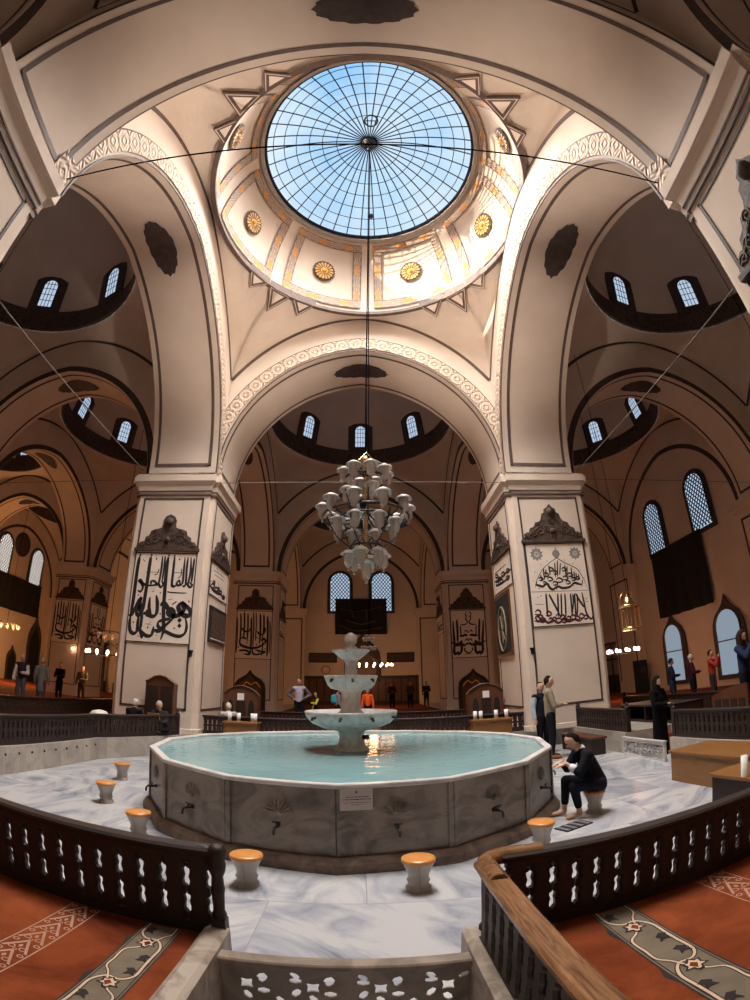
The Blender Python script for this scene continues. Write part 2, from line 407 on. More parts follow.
def soffit(parent,along,pos,half,mat_,name='arch',frame=True,med=True,WA=2.72):
    """arch over the gap: along 'x' (spans x, lies at y from pos to pos+WA) or 'y'"""
    def X(s,z,d): return (s,pos+d,z) if along=='x' else (pos+d,s,z)
    P=arch_pts(half,56)
    b=MB(); b.grid([[X(*p,0) for p in P],[X(*p,WA) for p in P]],0,None,True,flip=(along=='x')); o=b.build(name,mat_,parent)
    Pi=arch_pts(half,56,-.015); q=[p for p in Pi if p[1]>ZC+.22]; q=[(q[0][0],ZC+.22)]+q+[(q[-1][0],ZC+.22)]
    b=MB(); a0,a1=.18,.28
    for d0,d1 in ((a0,a1),(WA-a1,WA-a0)): b.grid([[X(*p,d0) for p in q],[X(*p,d1) for p in q]],0,None,False)
    for e in (0,-1):
        x,z=q[e]; b.quad(X(x,ZC+.22,a0),X(x,ZC+.22,WA-a0),X(x,ZC+.33,WA-a0),X(x,ZC+.33,a0))
    b.build('frame_line',M['brownline'] if name=='arch' else M['dark'],o)
    if med:
        b=MB(); n=44; pts=[]
        for i in range(n):
            t=2*PI*i/n; r=1+.04*cos(14*t)
            s=1.02*cos(t)*r; d=WA/2+.42*(abs(sin(t))**1.1)*(1 if sin(t)>0 else -1)*r
            pts.append((s,d))
        # follow the vault: small grid from the centre line
        rows=[]
        for k in range(5):
            kk=k/4; rows.append([X(s*kk,ZC+arch_h(s*kk/half)-.03-.02*(1-kk),WA/2+(d-WA/2)*kk) for s,d in pts])
        b.grid(rows,0,None,True,closed=True); b.build('painted_medallion',M['dark'],o)
    return o
def ogee(w,h,n=8):
    """closed ogee-topped outline, width w, height h, base at 0"""
    P=[(-w/2,0)]
    L=[(-w/2,0),(-w/2,h*.55),(-w*.47,h*.68),(-w*.36,h*.78),(-w*.22,h*.84),(-w*.10,h*.90),(-w*.03,h*.97),(0,h)]
    return L+[(-x,y) for x,y in L[-2::-1]]
def roundtop(w,h,n=10):
    r=w/2; P=[(-r,0)]+[(-r*cos(PI*i/n),h-r+r*sin(PI*i/n)) for i in range(n+1)]+[(r,0)]; return P
def side_dome(parent,rot):
    """plain closed dome on a dark frieze, with eight small windows"""
    b=MB(); seg=64
    prof=[(RR,ZR),(RR-.12,ZR+.02),(RR-.12,ZR+1.02),(RR-.02,ZR+1.05)]
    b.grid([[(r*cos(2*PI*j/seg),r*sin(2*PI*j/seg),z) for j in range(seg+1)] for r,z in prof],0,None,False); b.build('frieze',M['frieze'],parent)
    b=MB(); b.grid([[((RR-.02)*cos(a*PI/2*.999)*cos(2*PI*j/seg),(RR-.02)*cos(a*PI/2*.999)*sin(2*PI*j/seg),ZR+.9+4.2*sin(a*PI/2)) for j in range(seg+1)] for a in [i/14 for i in range(15)]],0,None,True); b.build('dome',M['plaster'],parent)
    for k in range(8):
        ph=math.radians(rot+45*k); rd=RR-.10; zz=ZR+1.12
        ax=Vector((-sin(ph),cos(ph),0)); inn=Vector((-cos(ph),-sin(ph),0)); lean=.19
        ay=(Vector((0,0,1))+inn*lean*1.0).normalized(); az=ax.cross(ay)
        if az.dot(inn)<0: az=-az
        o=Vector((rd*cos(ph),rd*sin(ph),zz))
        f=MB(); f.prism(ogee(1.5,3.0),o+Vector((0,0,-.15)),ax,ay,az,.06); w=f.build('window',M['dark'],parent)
        p=MB(); p.prism(roundtop(.62,1.35),o+ay*.12,ax,ay,az,.09); p.build('pane',M['pane'],w)
        g=MB()
        for t in (-.155,0,.155): g.obox(o+ay*(.12+.62)+ax*t,ax,ay,az,.014,.66,.10)
        for t in (.3,.6,.9,1.15): g.obox(o+ay*(.12+t),ax,ay,az,.30,.014,.10)
        g.build('lattice',M['iron'],w)
def bay(cx,cy,rot):
    r=thing('ceiling',None,None,(cx,cy,0),kind='structure')
    b=MB()
    for F in SFACES: spandrel(b,F)
    b.build('spandrel',M['plaster'],r)
    for F in SFACES: face_lines(F,False,r)
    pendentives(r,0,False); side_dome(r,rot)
    return r
# central bay under the open (glazed) dome
DCX=.24
cb=thing('ceiling',None,None,(0,0,0),kind='structure')
b=MB()
for F in FACES: spandrel(b,F)
b.build('spandrel',M['plaster'],cb)
for F in FACES: face_lines(F,True,cb)
pendentives(cb,DCX,True)
THM=math.radians(58); R0,Z0=3.66,18.05
def dome_pt(phi,k,inn=0):
    r=RR-(RR-R0)*(1-cos(k*THM))/(1-cos(THM)); z=ZR+(Z0-ZR)*sin(k*THM)/sin(THM)
    return Vector((DCX+(r-inn)*cos(phi),(r-inn)*sin(phi),z-inn*.3))
b=MB(); seg=96
b.grid([[dome_pt(2*PI*j/seg,i/12) for j in range(seg+1)] for i in range(13)],0,None,True); b.build('drum',M['plaster'],cb)
b=MB()
b.grid([[(DCX+r*cos(2*PI*j/seg),r*sin(2*PI*j/seg),z) for j in range(seg+1)] for r,z in ((RR+.06,ZR-.12),(RR-.10,ZR-.14),(RR-.10,ZR+.0),(RR+.02,ZR+.0))],0,None,False); b.build('trim_ring',M['brownline'],cb)
b=MB()
b.grid([[(DCX+r*cos(2*PI*j/seg),r*sin(2*PI*j/seg),z) for j in range(seg+1)] for r,z in ((R0+.02,Z0-.18),(R0-.10,Z0-.14),(R0-.10,Z0+.02),(R0+.02,Z0+.05))],0,None,False); b.build('stone_ring',M['greystone'],cb)
# eight framed panels with a medallion each
for k in range(8):
    p0=PI*2*k/8; a0=p0+.055; a1=p0+PI/4-.055; n=20; e=.022
    ka,kb=.06,.90; bw=.34
    def da(kk): # angular width of the border at height kk
        return bw/(dome_pt(0,kk).x-DCX)
    dk=bw/3.35
    b=MB()
    def seg_v(s0,s1,k0,k1):
        rows=[]
        for i in range(n+1):
            kk=k0+(k1-k0)*i/n; A0=s0(kk); A1=s1(kk); rows.append([dome_pt(A0,kk,.05),dome_pt(A1,kk,.05)])
        b.grid(rows,0,lambda i,j:(3.35*(k1-k0)*i/n,j),False,flip=True)
    seg_v(lambda q:a0,lambda q:a0+da(q),ka,kb); seg_v(lambda q:a1-da(q),lambda q:a1,ka,kb)
    for k0,k1 in ((ka,ka+dk),(kb-dk,kb)):
        rows=[[dome_pt(a0+(a1-a0)*j/n,kk,.055) for j in range(n+1)] for kk in (k0,k1)]
        L=(a1-a0)*4.2; b.grid(rows,0,lambda i,j:(L*j/n,i),False)
    b.build('panel_border',M['chain'],cb)
    am=(a0+a1)/2; c=dome_pt(am,.47,.06); e1=Vector((-sin(am),cos(am),0)); e2=(dome_pt(am,.55)-dome_pt(am,.40)).normalized(); e3=e1.cross(e2); e3=e3 if e3.dot(Vector((-cos(am),-sin(am),0)))>0 else -e3
    d=MB()
    def disc(r,h,nl,lob,mi):
        m_=48; lo=[c+e1*r*(1+lob*cos(nl*2*PI*j/m_))*cos(2*PI*j/m_)+e2*r*(1+lob*cos(nl*2*PI*j/m_))*sin(2*PI*j/m_) for j in range(m_)]
        d.add([p+e3*h for p in lo]+lo,[tuple(range(m_))]+[(j,(j+1)%m_,m_+(j+1)%m_,m_+j) for j in range(m_)],mi)
    disc(.44,.02,24,.03,0); disc(.35,.05,16,.07,1); 
    d.sphere(c+e3*.06,.085,10,1)
    for j in range(16):
        t=2*PI*(j+.5)/16; q=c+e1*.24*cos(t)+e2*.24*sin(t)
        d.obox(q+e3*.05,e1*cos(t)+e2*sin(t),-e1*sin(t)+e2*cos(t),e3,.10,.016,.012,0)
    d.build('medallion',[M['crest'],M['gold']],cb)
# zigzag stars hanging from the ring, three on each pendentive
for q in range(4):
    corner=math.atan2(C_,A_)
    for d0 in (-12,0,12):
        ph=math.radians(47.8+d0)
        def s_of(a):
            # boundary parameter whose direction is a
            t=math.tan(a)
            return (C_/t/A_)/2 if math.tan(a)>C_/A_ else 1-(A_*t/C_)/2
        def P(a,k,dn=.03):
            v=pend(q,s_of(a),k,DCX,False); v.z-=dn; v=Vector((DCX,0,v.z))+(v-Vector((DCX,0,v.z)))*(1-dn*.25); return v
        W=math.radians(5.9); kt=.70 if d0==0 else .62
        o3=[P(ph-W,.985,.10),P(ph+W,.985,.10),P(ph,kt,.20)]
        c=(o3[0]+o3[1]+o3[2])/3; i3=[c+(p-c)*.62 for p in o3]; i3b=[p+Vector((0,0,.02)) for p in [c+(p-c)*.5 for p in o3]]
        b=MB(); w3=[p+Vector((0,0,.28)) for p in o3]
        for j in range(3):
            j2=(j+1)%3; b.add([o3[j],o3[j2],i3[j2],i3[j]],[(0,1,2,3)],0); b.add([o3[j],o3[j2],w3[j2],w3[j]],[(0,1,2,3)],0)
            m3=[c+(p-c)*.86 for p in o3]; m4=[c+(p-c)*.76 for p in o3]; dz=Vector((0,0,-.012))
            b.add([m3[j]+dz,m3[j2]+dz,m4[j2]+dz,m4[j]+dz],[(0,1,2,3)],1)
            b.add([i3[j],i3[j2],i3b[j2],i3b[j]],[(0,1,2,3)],0)
        b.add(i3b,[(0,1,2)],2); b.build('star_point',[M['brownline'],M['plaster'],M['cream']],cb)
# glass dome
gd=thing('glass_dome','round glass skylight dome in dark steel glazing bars over the fountain','skylight',(DCX,0,Z0))
def gp(r,ph): return (r*cos(ph),r*sin(ph),.05+1.12*(1-(r/3.6)**2))
b=MB()
for k in range(40):
    ph=2*PI*(k+.5)/40; b.tube([gp(.2+3.4*i/8,ph) for i in range(9)],.022,5)
for i,r in enumerate((1.15,1.65,2.1,2.55,2.95,3.3)):
    b.tube([gp(r,2*PI*j/80) for j in range(80)],.014,5,closed=True)
b.build('glazing_bars',M['steel'],gd)
b=MB(); b.grid([[Vector(gp(3.6*i/10+1e-3,2*PI*j/80))+Vector((0,0,.03)) for j in range(81)] for i in range(11)],0,None,True); b.build('glass',M['glass'],gd)
b=MB(); b.tube([(3.58*cos(2*PI*j/96),3.58*sin(2*PI*j/96),.02) for j in range(96)],.10,8,closed=True); b.build('rim',M['steel'],gd)
b=MB(); b.lathe([(.02,-.25),(.16,-.22),(.2,-.1),(.26,0),(.26,.1),(.1,.16)],20,(0,0,1.05)); b.lathe([(.05,-.55),(.09,-.5),(.05,-.3)],10,(0,0,1.05)); b.build('hub',M['iron'],gd)
b=MB(); b.tube([(.22*cos(t)+.05,-.95+.22*sin(t),1.02) for t in [2*PI*j/24 for j in range(24)]],.03,6,closed=True); b.tube([(-.13,-.95,1.02),(.23,-.95,1.02)],.02,6); b.build('hatch_ring',M['iron'],gd)
b=MB(); b.sphere((.12,2.75,.35),.11,12); b.build('sensor',M['iron'],gd)
# the other bays
rots={(-1,0):21,(1,0):14,(0,1):0,(1,1):0,(-1,1):0}
first=None
for i in (-2,-1,0,1):
    for j in (-1,0,1,2):
        if (i,j)==(0,0): continue
        if (i,j) in ((-2,-1),(1,-1),(-1,-1)) and False: continue
        if first is None:
            first=bay(i*PX,j*PY,rots.get((i,j),0))
        else:
            r=rots.get((i,j),0)
            c=first.copy(); COL.objects.link(c); c.location=(i*PX,j*PY,0)
            for k in kids(first):
                d=dup(k,parent=c)
                if r and d.name.split('.')[0]=='window': d.rotation_euler=(0,0,math.radians(r))
# arches between bays
for i in (-2,-1,0,1):
    for j in (-1,0,1):          # spans x, between row j and j+1
        near=(i==0 and j in(-1,0)); p=thing('ceiling',None,None,(i*PX,0,0),kind='structure')
        lo=j*PY+C_+(0 if (i,j)==(0,0) else SH); hi=(j+1)*PY-C_-(0 if (i,j)==(0,-1) else SH); soffit(p,'x',lo,A_,M['plaster'],'arch' if near else 'vault_arch',WA=hi-lo)
for i in (-2,-1,0):
    for j in (-1,0,1,2):
        near=(i in(-1,0) and j==0); p=thing('ceiling',None,None,(0,j*PY,0),kind='structure')
        lo=i*PX+A_+(0 if (i,j)==(0,0) else SH); hi=(i+1)*PX-A_-(0 if (i+1,j)==(0,0) else SH); soffit(p,'y',lo,HC,M['plaster'],'arch' if near else 'vault_arch',WA=hi-lo)
XL,XR,YF,YB=-2*PX-A_-SH,PX+A_+SH,2*PY+C_+SH,-PY-C_-SH
# walls: the faces of the outer bays, closed below the arches
def wall(name,x0,y0,x1,y1,inn):
    b=MB(); b.quad((x0,y0,0),(x1,y1,0),(x1,y1,15.2),(x0,y0,15.2)); return struct(b.build(name,M['plaster']))
T=.06
wall('wall_back',XR+T,YF+T,XL-T,YF+T,0); wall('wall_right',XR+T,YB-T,XR+T,YF+T,0); wall('wall_left',XL-T,YF+T,XL-T,YB-T,0); wall('wall_front',XL-T,YB-T,XR+T,YB-T,0)
# half piers against the walls
def respond(x0,x1,y0,y1,nm='trim_1'):
    b=MB(); b.box(x0,x1,y0,y1,ZP,ZC-.5); e=.14
    b.box(x0-e,x1+e,y0-e,y1+e,ZC-.5,ZC-.28); b.box(x0-e*1.6,x1+e*1.6,y0-e*1.6,y1+e*1.6,ZC-.28,ZC)
    return b
rs=thing('trim_1',None,None,kind='structure'); D=.42
for x in (-18.0,-6.0,6.0):
    respond(x-W_/2,x+W_/2,YF-D,YF+.05).build('half_pier',M['plaster'],rs)
for y in (-6.48,6.48,19.44):
    respond(XR-D,XR+.05,y-W_/2,y+W_/2).build('half_pier',M['plaster'],rs); respond(XL-.05,XL+D,y-W_/2,y+W_/2).build('half_pier',M['plaster'],rs)
for x in (-18.0,-6.0,6.0):
    lb=MB()
    for s in (-1,1): lb.box(x+s*1.1-.05,x+s*1.1+.05,YF-D-.02,YF-D,1.2,7.6)
    lb.box(x-1.15,x+1.15,YF-D-.02,YF-D,7.5,7.6); lb.build('outline',M['dark'],rs)
for y in (6.48,19.44):
    for X in (XR-D-.02,XL+D):
        lb=MB()
        for s in (-1,1): lb.box(X,X+.02,y+s*1.1-.05,y+s*1.1+.05,1.2,7.6)
        lb.box(X,X+.02,y-1.15,y+1.15,7.5,7.6); lb.build('outline',M['dark'],rs)

# ------------------------------------------------------------------ windows and painted niches on the walls
def lattice(mb,o,ax,ay,az,w,h,st=.16,r=.013):
    """diamond lattice clipped to a round-topped opening"""
    def inside(u,v):
        if v<0 or abs(u)>w/2: return False
        return v<=h-w/2 or math.hypot(u,v-(h-w/2))<=w/2
    for sg in (1,-1):
        c=-h
        while c<h+w:
            run=[]; t=-w/2
            while t<=w/2+1e-6:
                u=t; v=c+sg*t*1.2
                if inside(u,v): run.append((u,v))
                elif len(run)>1: 
                    a,b_=run[0],run[-1]; P,Q=o+ax*a[0]+ay*a[1],o+ax*b_[0]+ay*b_[1]; d=(Q-P); mb.obox((P+Q)/2,d.normalized(),az.cross(d.normalized()),az,d.length/2,r,.012); run=[]
                else: run=[]
                t+=w/24
            if len(run)>1:
                a,b_=run[0],run[-1]; P,Q=o+ax*a[0]+ay*a[1],o+ax*b_[0]+ay*b_[1]; d=(Q-P); mb.obox((P+Q)/2,d.normalized(),az.cross(d.normalized()),az,d.length/2,r,.012)
            c+=st
wn=[0]
def wall_window(o,ax,az,w,h,pane='pane',st=.2,surround=.22,low=False):
    wn[0]+=1; o=Vector(o); ax=Vector(ax); az=Vector(az); ay=Vector((0,0,1))
    f=MB(); f.prism(ogee(w+2*surround+.2,h+.9) if low else roundtop(w+2*surround,h+surround*2),o-ay*surround,ax,ay,az,.08)
    fr=struct(f.build('window_%d'%wn[0],M['dark']))
    p=MB(); p.prism(roundtop(w,h),o,ax,ay,az,.10); p.build('pane',M[pane],fr)
    g=MB()
    if st: lattice(g,o+az*.12,ax,ay,az,w,h,st,.03 if w>1 else .022)
    rim=roundtop(w,h); 
    for a,b_ in zip(rim,rim[1:]): g.tube([o+az*.12+ax*a[0]+ay*a[1],o+az*.12+ax*b_[0]+ay*b_[1]],.04,5)
    if not st:
        g.obox(o+az*.12+ay*h*.52,ax,ay,az,w/2,.03,.02)
    g.build('lattice',M['iron'] if st else M['greycord'],fr)
X_,Y_=(1,0,0),(0,1,0)
for x in (-1.75,1.75): wall_window((x,YF,8.3),X_,(0,-1,0),1.7,3.3,st=.34)
for y in (10.63,14.85): wall_window((XR,y,8.3),Y_,(-1,0,0),1.55,2.9,st=.3)
for y,w in ((10.3,1.75),(14.9,1.55)): wall_window((XR,y,1.0),Y_,(-1,0,0),w,3.1,pane='panelow',st=0,low=True)
for y in (23.4,28.0): wall_window((XL,y,9.0),Y_,(1,0,0),1.7,3.1,pane='panewarm',st=.34)
for y in (10.6,15.0): wall_window((XL,y,8.6),Y_,(1,0,0),1.7,3.0,pane='panewarm',st=.34)
b=MB(); b.lathe([(1.05,0),(1.05,.06),(.9,.08),(.02,.08)],32,(XL,25.6,11.9),axis='x'); tag(b.build('round_plaque',M['dark']),'round dark plaque high on the wall between two latticed windows','plaque')
# ------------------------------------------------------------------ floors
def floor_poly(name,pts,z,mi):
    b=MB(); b.add([(x,y,z) for x,y in pts],[tuple(range(len(pts)))]); return struct(b.build(name,mi))
floor_poly('floor',[(-6.2,-18.4),(7.4,-18.4),(7.4,5.6),(-6.2,5.6)],0,M['floor'])
def platform(x0,x1,y0,y1):
    b=MB(); b.box(x0,x1,y0,y1,-.1,ZP,0); return struct(b.build('floor',M['court']))
CX=6.0; YN=-5.72; YA=5.4; GL,GR=-.78,.58
platform(XL-.1,-CX,YN,YF+.1); platform(CX,XR+.1,YN,.35); b=MB(); b.prism([(-CX,2.2),(-4.95,4.7),(-4.95,YA),(-CX,YA)],(0,0,0),(1,0,0),(0,1,0),(0,0,1),ZP); struct(b.build('floor',M['court'])); platform(CX+1.3,XR+.1,.35,2.15); platform(CX,XR+.1,2.15,YF+.1); platform(-CX,CX,YA,YF+.1)
platform(XL-.1,GL,YB-.1,YN); platform(GR,XR+.1,YB-.1,YN)
b=MB(); b.box(CX+.8,CX+1.05,.35,2.15,0,.17); b.box(CX+1.05,CX+1.3,.35,2.15,0,.34); struct(b.build('floor',M['carpet']))
# ------------------------------------------------------------------ piers
def cross(o,z,cut=NT):
    H=W_/2+o; L=W_/2-cut+o
    P=[(L,H),(L,L),(H,L),(H,-L),(L,-L),(L,-H),(-L,-H),(-L,-L),(-H,-L),(-H,L),(-L,L),(-L,H)]
    return [(x,y,z) for x,y in P[::-1]]
shaft=MB(); shaft.loft([cross(0,ZP-.02),cross(0,ZC-.02)]); shaft.loft([cross(.02,ZP-.02),cross(.02,ZP+.12),cross(.0,ZP+.14)],caps=False)
corn=MB(); corn.loft([cross(.0,ZC-.66),cross(.035,ZC-.65),cross(.035,ZC-.58),cross(.05,ZC-.57),cross(.07,ZC-.40),cross(.14,ZC-.27),cross(.17,ZC-.26),cross(.17,ZC-.03),cross(.14,ZC-.0)],caps=False)
corn.add([(x*1.0,y,z) for x,y,z in cross(.14,ZC)],[tuple(range(12))])
cl=MB(); cl.loft([cross(.012,ZC-.72),cross(.045,ZC-.71),cross(.045,ZC-.65),cross(.012,ZC-.64)],caps=False)
cl.loft([cross(.05,ZC-.60),cross(.062,ZC-.59),cross(.062,ZC-.56),cross(.05,ZC-.55)],caps=False)
# the four faces of a pier: local frame (u along, v up), origin at face middle, z=0
def FR(k):
    a=k*PI/2; n=Vector((sin(a),-cos(a),0)); ax=Vector((cos(a),sin(a),0)); return n*(W_/2),ax,Vector((0,0,1)),n
def rect_line(mb,k,u0,u1,v0,v1,t=.06,d=.012,mi=0):
    o,ax,ay,n=FR(k)
    for a,b_,c,e in ((u0,u1,v0,v0+t),(u0,u1,v1-t,v1),(u0,u0+t,v0,v1),(u1-t,u1,v0,v1)):
        mb.obox(o+ax*(a+b_)/2+ay*(c+e)/2+n*d/2,ax,ay,n,(b_-a)/2,(e-c)/2,d/2+.003,mi)
CREST_A=[(-1.02,0),(-1.04,.07),(-.97,.11),(-.90,.20),(-.78,.24),(-.76,.36),(-.64,.42),(-.60,.56),(-.48,.62),(-.36,.64),(-.24,.68),(-.20,.80),(-.22,.92),(-.15,1.05),(0,1.12)]
CREST_B=[(-1.02,0),(-1.03,.08),(-.94,.10),(-.97,.20),(-.86,.26),(-.80,.24),(-.76,.38),(-.62,.44),(-.55,.58),(-.42,.60),(-.34,.70),(-.30,.86),(-.20,.92),(-.20,1.02),(-.08,1.10),(0,1.20)]
def crest(kind,scale=1):
    P=CREST_A if kind=='A' else CREST_B; P=[(x*scale,y*scale) for x,y in P]; return P+[(-x,y) for x,y in P[-2::-1]]
def crest_mesh(k,kind,z):
    o,ax,ay,n=FR(k); b=MB(); C=crest(kind)
    b.prism(C,o+ay*(z+.07)+n*.0,ax,ay,n,.05)
    b.obox(o+ay*(z+.03)+n*.04,ax,ay,n,1.08,.045,.045)
    # scrolls in relief
    top=1.12 if kind=='A' else 1.2
    def sc(u,v,r,sg=1,turn=1.4):
        pts=[]
        for i in range(15):
            t=i/14; a=turn*2*PI*t; rr=r*(1-.75*t); pts.append(o+ax*(u+sg*rr*cos(a))+ay*(z+.07+v+rr*sin(a))+n*.055)
        b.tube(pts,.022,5,caps=False)
    for sg in (-1,1):
        for u,v,r in ((.85,.12,.09),(.64,.20,.13),(.42,.28,.17),(.42,.50,.10),(.2,.35,.12)): sc(sg*u,v,r,sg)
        b.tube([o+ax*sg*u+ay*(z+.07+v)+n*.055 for u,v in catmull([(.05,.05),(.12,.3),(.3,.45),(.55,.35),(.75,.2),(.95,.08)],4)],.02,5)
    sc(0,.62,.13,1); b.sphere(o+ay*(z+.07+top-.26)+n*.05,.14,10,0,(1,1,1)); b.sphere(o+ay*(z+.07+.28)+n*.05,.1,10)
    return b
def homog(q):
    """pixel quad TL,TR,BL,BR of a traced crop -> unit square"""
    src=q; dst=[(0,1),(1,1),(0,0),(1,0)]; A=[];B=[]
    for (x,y),(u,v) in zip(src,dst):
        A.append([x,y,1,0,0,0,-u*x,-u*y]);B.append(u);A.append([0,0,0,x,y,1,-v*x,-v*y]);B.append(v)
    h=np.linalg.solve(np.array(A,float),np.array(B,float))
    def f(x,y):
        w_=h[6]*x+h[7]*y+1; return ((h[0]*x+h[1]*y+h[2])/w_,(h[3]*x+h[4]*y+h[5])/w_)
    return f
def stroke(mb,pts,wid,P3,mi=0,smooth=True,taper=True):
    """brush stroke: pts in metres on the panel, P3(u,v)->point"""
    C=catmull(pts,5) if smooth and len(pts)>2 else [np.array(p,float) for p in pts]
    L=[];R=[]; n=len(C)
    for i,p in enumerate(C):
        d=C[min(i+1,n-1)]-C[max(i-1,0)]; l=math.hypot(*d) or 1; nx,ny=-d[1]/l,d[0]/l
        # reed-pen: thicker when the stroke runs down or sideways against the nib
        ang=math.atan2(d[1],d[0]); k=.62+.38*abs(sin(ang-.9))
        t=i/(n-1); e=1 if not taper else min(1,.45+4*t,.35+4*(1-t))
        w=wid*.74*k*e; L.append(P3(p[0]+nx*w,p[1]+ny*w)); R.append(P3(p[0]-nx*w,p[1]-ny*w))
    mb.grid([L,R],mi,None,False)
def diamond(mb,p,r,P3,mi=0):
    mb.add([P3(p[0]+r,p[1]),P3(p[0],p[1]+r*1.1),P3(p[0]-r,p[1]),P3(p[0],p[1]-r*1.1)],[(0,1,2,3)],mi)
TXT={}
TXT['AL']=dict(q=[(145,35),(680,45),(38,815),(590,865)],px=.0038,s=[
 (24,[(172,70),(155,160),(135,300),(112,460),(85,590)]),(24,[(272,75),(258,160),(235,320),(208,480),(190,570)]),
 (24,[(430,75),(418,130),(404,260),(390,420),(380,540),(378,640),(374,730),(345,810)]),
 (15,[(375,70),(368,160),(350,270),(340,315),(360,345),(380,318),(365,285)]),(13,[(400,70),(388,180),(372,290)]),
 (17,[(485,70),(472,190),(458,318),(470,338),(500,332)]),(15,[(578,80),(565,200),(552,310),(510,330),(500,310),(522,290),(535,330)]),(15,[(605,80),(590,200),(580,325),(550,338)]),
 (15,[(632,80),(628,200),(610,290),(600,325),(622,350),(638,330),(615,305)]),(15,[(662,90),(648,200),(632,310)]),
 (16,[(155,370),(180,382),(200,340),(180,300),(165,285),(180,280),(200,310),(240,328),(330,325)]),(13,[(275,320),(270,295),(300,290),(325,322),(290,322)]),
 (8,[(230,210),(345,212)]),(8,[(460,215),(560,220)]),(7,[(300,235),(330,225),(345,180)]),(7,[(510,270),(540,240),(545,180)]),(6,[(320,110),(318,60)]),(8,[(200,100),(225,120)]),
 (22,[(72,580),(95,590),(125,530),(160,460),(182,440),(165,500),(140,560),(155,592),(182,570),(180,500),(162,520),(170,590)]),
 (22,[(195,575),(225,572),(240,590),(258,580),(252,520),(262,430)]),(24,[(232,540),(250,588),(290,600),(318,570),(326,490),(318,415)]),
 (28,[(545,475),(585,515),(618,560),(606,600),(560,596),(525,560),(512,515),(545,495),(565,540),(535,585),(480,602),(435,592),(418,562),(440,540),(468,565),(462,615),(420,660),(350,700)]),
 (26,[(352,510),(375,485),(400,500),(425,545),(440,560)]),
 (22,[(88,590),(75,670),(82,728),(112,748),(140,722),(150,650),(165,560)]),(22,[(150,690),(175,735),(225,772),(268,762),(288,690)]),(20,[(160,690),(172,740),(182,795)]),
 (22,[(290,720),(335,732),(375,700),(420,660),(470,615)]),(20,[(335,640),(325,680),(350,715),(400,742),(460,772),(520,782),(565,755),(582,690),(572,612)]),
 (20,[(335,650),(370,635),(440,625)]),(20,[(190,575),(180,650),(172,700)]),
 (9,[(455,500),(480,485),(498,470)]),(7,[(425,455),(460,450)]),(7,[(415,385),(470,395),(590,400)]),(6,[(215,665),(270,670)]),(6,[(235,690),(265,640)]),(8,[(280,380),(305,378)]),(7,[(140,765),(150,780)]),(7,[(300,770),(320,765)])],
 d=[(178,480,16),(520,640,22),(518,690,20),(180,555,10),(608,475,9),(178,62,13),(278,62,13),(434,62,12),(485,66,10),(322,95,10),(528,100,10),(110,650,9),(350,580,9),(470,712,9),(235,700,9),(160,412,8),(355,395,8)])
_s=[(16,[(175,440),(172,470),(200,480),(235,488),(272,462),(300,500),(330,515),(352,500),(382,488),(410,500),(450,500),(492,488),(528,455),(565,462),(600,466),(606,425)])]
for x,y0,y1,dx in ((215,380,440,4),(238,320,425,6),(262,330,400,0),(290,290,380,6),(345,265,400,4),(372,245,395,0),(400,270,380,-4),(440,285,390,6),(462,300,400,0),(500,310,410,4),(525,350,420,6),(545,360,425,4),(570,370,420,0)): _s.append((9,[(x,y0),(x+dx,(y0+y1)/2),(x+dx*2,y1)]))
for x,y,r in ((215,420,22),(262,380,26),(310,330,24),(300,420,26),(352,360,22),(390,430,30),(430,330,22),(445,410,26),(490,380,24),(520,420,20),(560,410,20),(350,460,24),(470,450,22),(250,455,16)):
    _s.append((10,[(x-r,y),(x-r*.4,y-r*.7),(x+r*.5,y-r*.5),(x+r,y+r*.2),(x+r*.2,y+r*.6),(x-r*.8,y+r*.5)]))
for x0,x1 in ((262,280),(372,382),(405,412),(440,452),(492,512),(530,545)): _s.append((13,[(x0,552),((x0+x1)/2,650),(x1,770)]))
_s+= [(13,[(290,560),(340,650),(392,745)]),(13,[(540,550),(580,620),(622,680)]),(13,[(600,540),(622,640),(640,720),(668,770),(695,785),(702,755)]),(12,[(515,555),(520,650),(505,760)]),(12,[(555,560),(560,660),(556,770)])]
_r=[]
for x,y,r in ((190,730,28),(185,790,28),(215,770,20),(235,800,26),(290,740,26),(312,800,24),(345,790,20),(380,765,24),(420,770,26),(440,800,26),(480,780,20),(520,770,26),(560,780,24),(600,760,26),(640,770,20)):
    _r.append((12,[(x-r,y),(x-r*.3,y-r*.8),(x+r*.7,y-r*.4),(x+r*.8,y+r*.4),(x,y+r*.8),(x-r*1.1,y+r*.6)]))
_r+=[(15,[(165,770),(190,815),(240,800),(290,825),(330,800),(385,825),(430,790),(480,810),(540,790),(580,805),(620,775)])]
arcp=[(160,500),(168,455),(190,400),(235,325),(300,265),(350,232),(366,222),(392,238),(440,268),(500,295),(560,330),(600,390),(628,440),(650,500)]
_s.append((5,arcp))
for x,y in ((148,437),(165,355),(215,285),(275,250),(440,242),(520,275),(585,340),(622,410)): _s.append((5,[(x-10,y-4),(x+8,y+6)]))
TXT['AR']=dict(q=[(60,90),(615,80),(145,872),(718,828)],px=.0036,s=_s,r=_r,d=[(200,508,7),(365,512,7),(520,480,6),(600,480,6),(185,590,6),(215,575,7),(640,600,7)],
 thin=[(4,[(120,540),(690,520)]),(4,[(160,655),(240,655)]),(4,[(550,635),(660,625)])],star=[(175,188,62),(537,180,60)],orn=[(358,180,42)])
def mir(L,cx): return L+[(w_,[(2*cx-x,y) for x,y in p]) for w_,p in L]
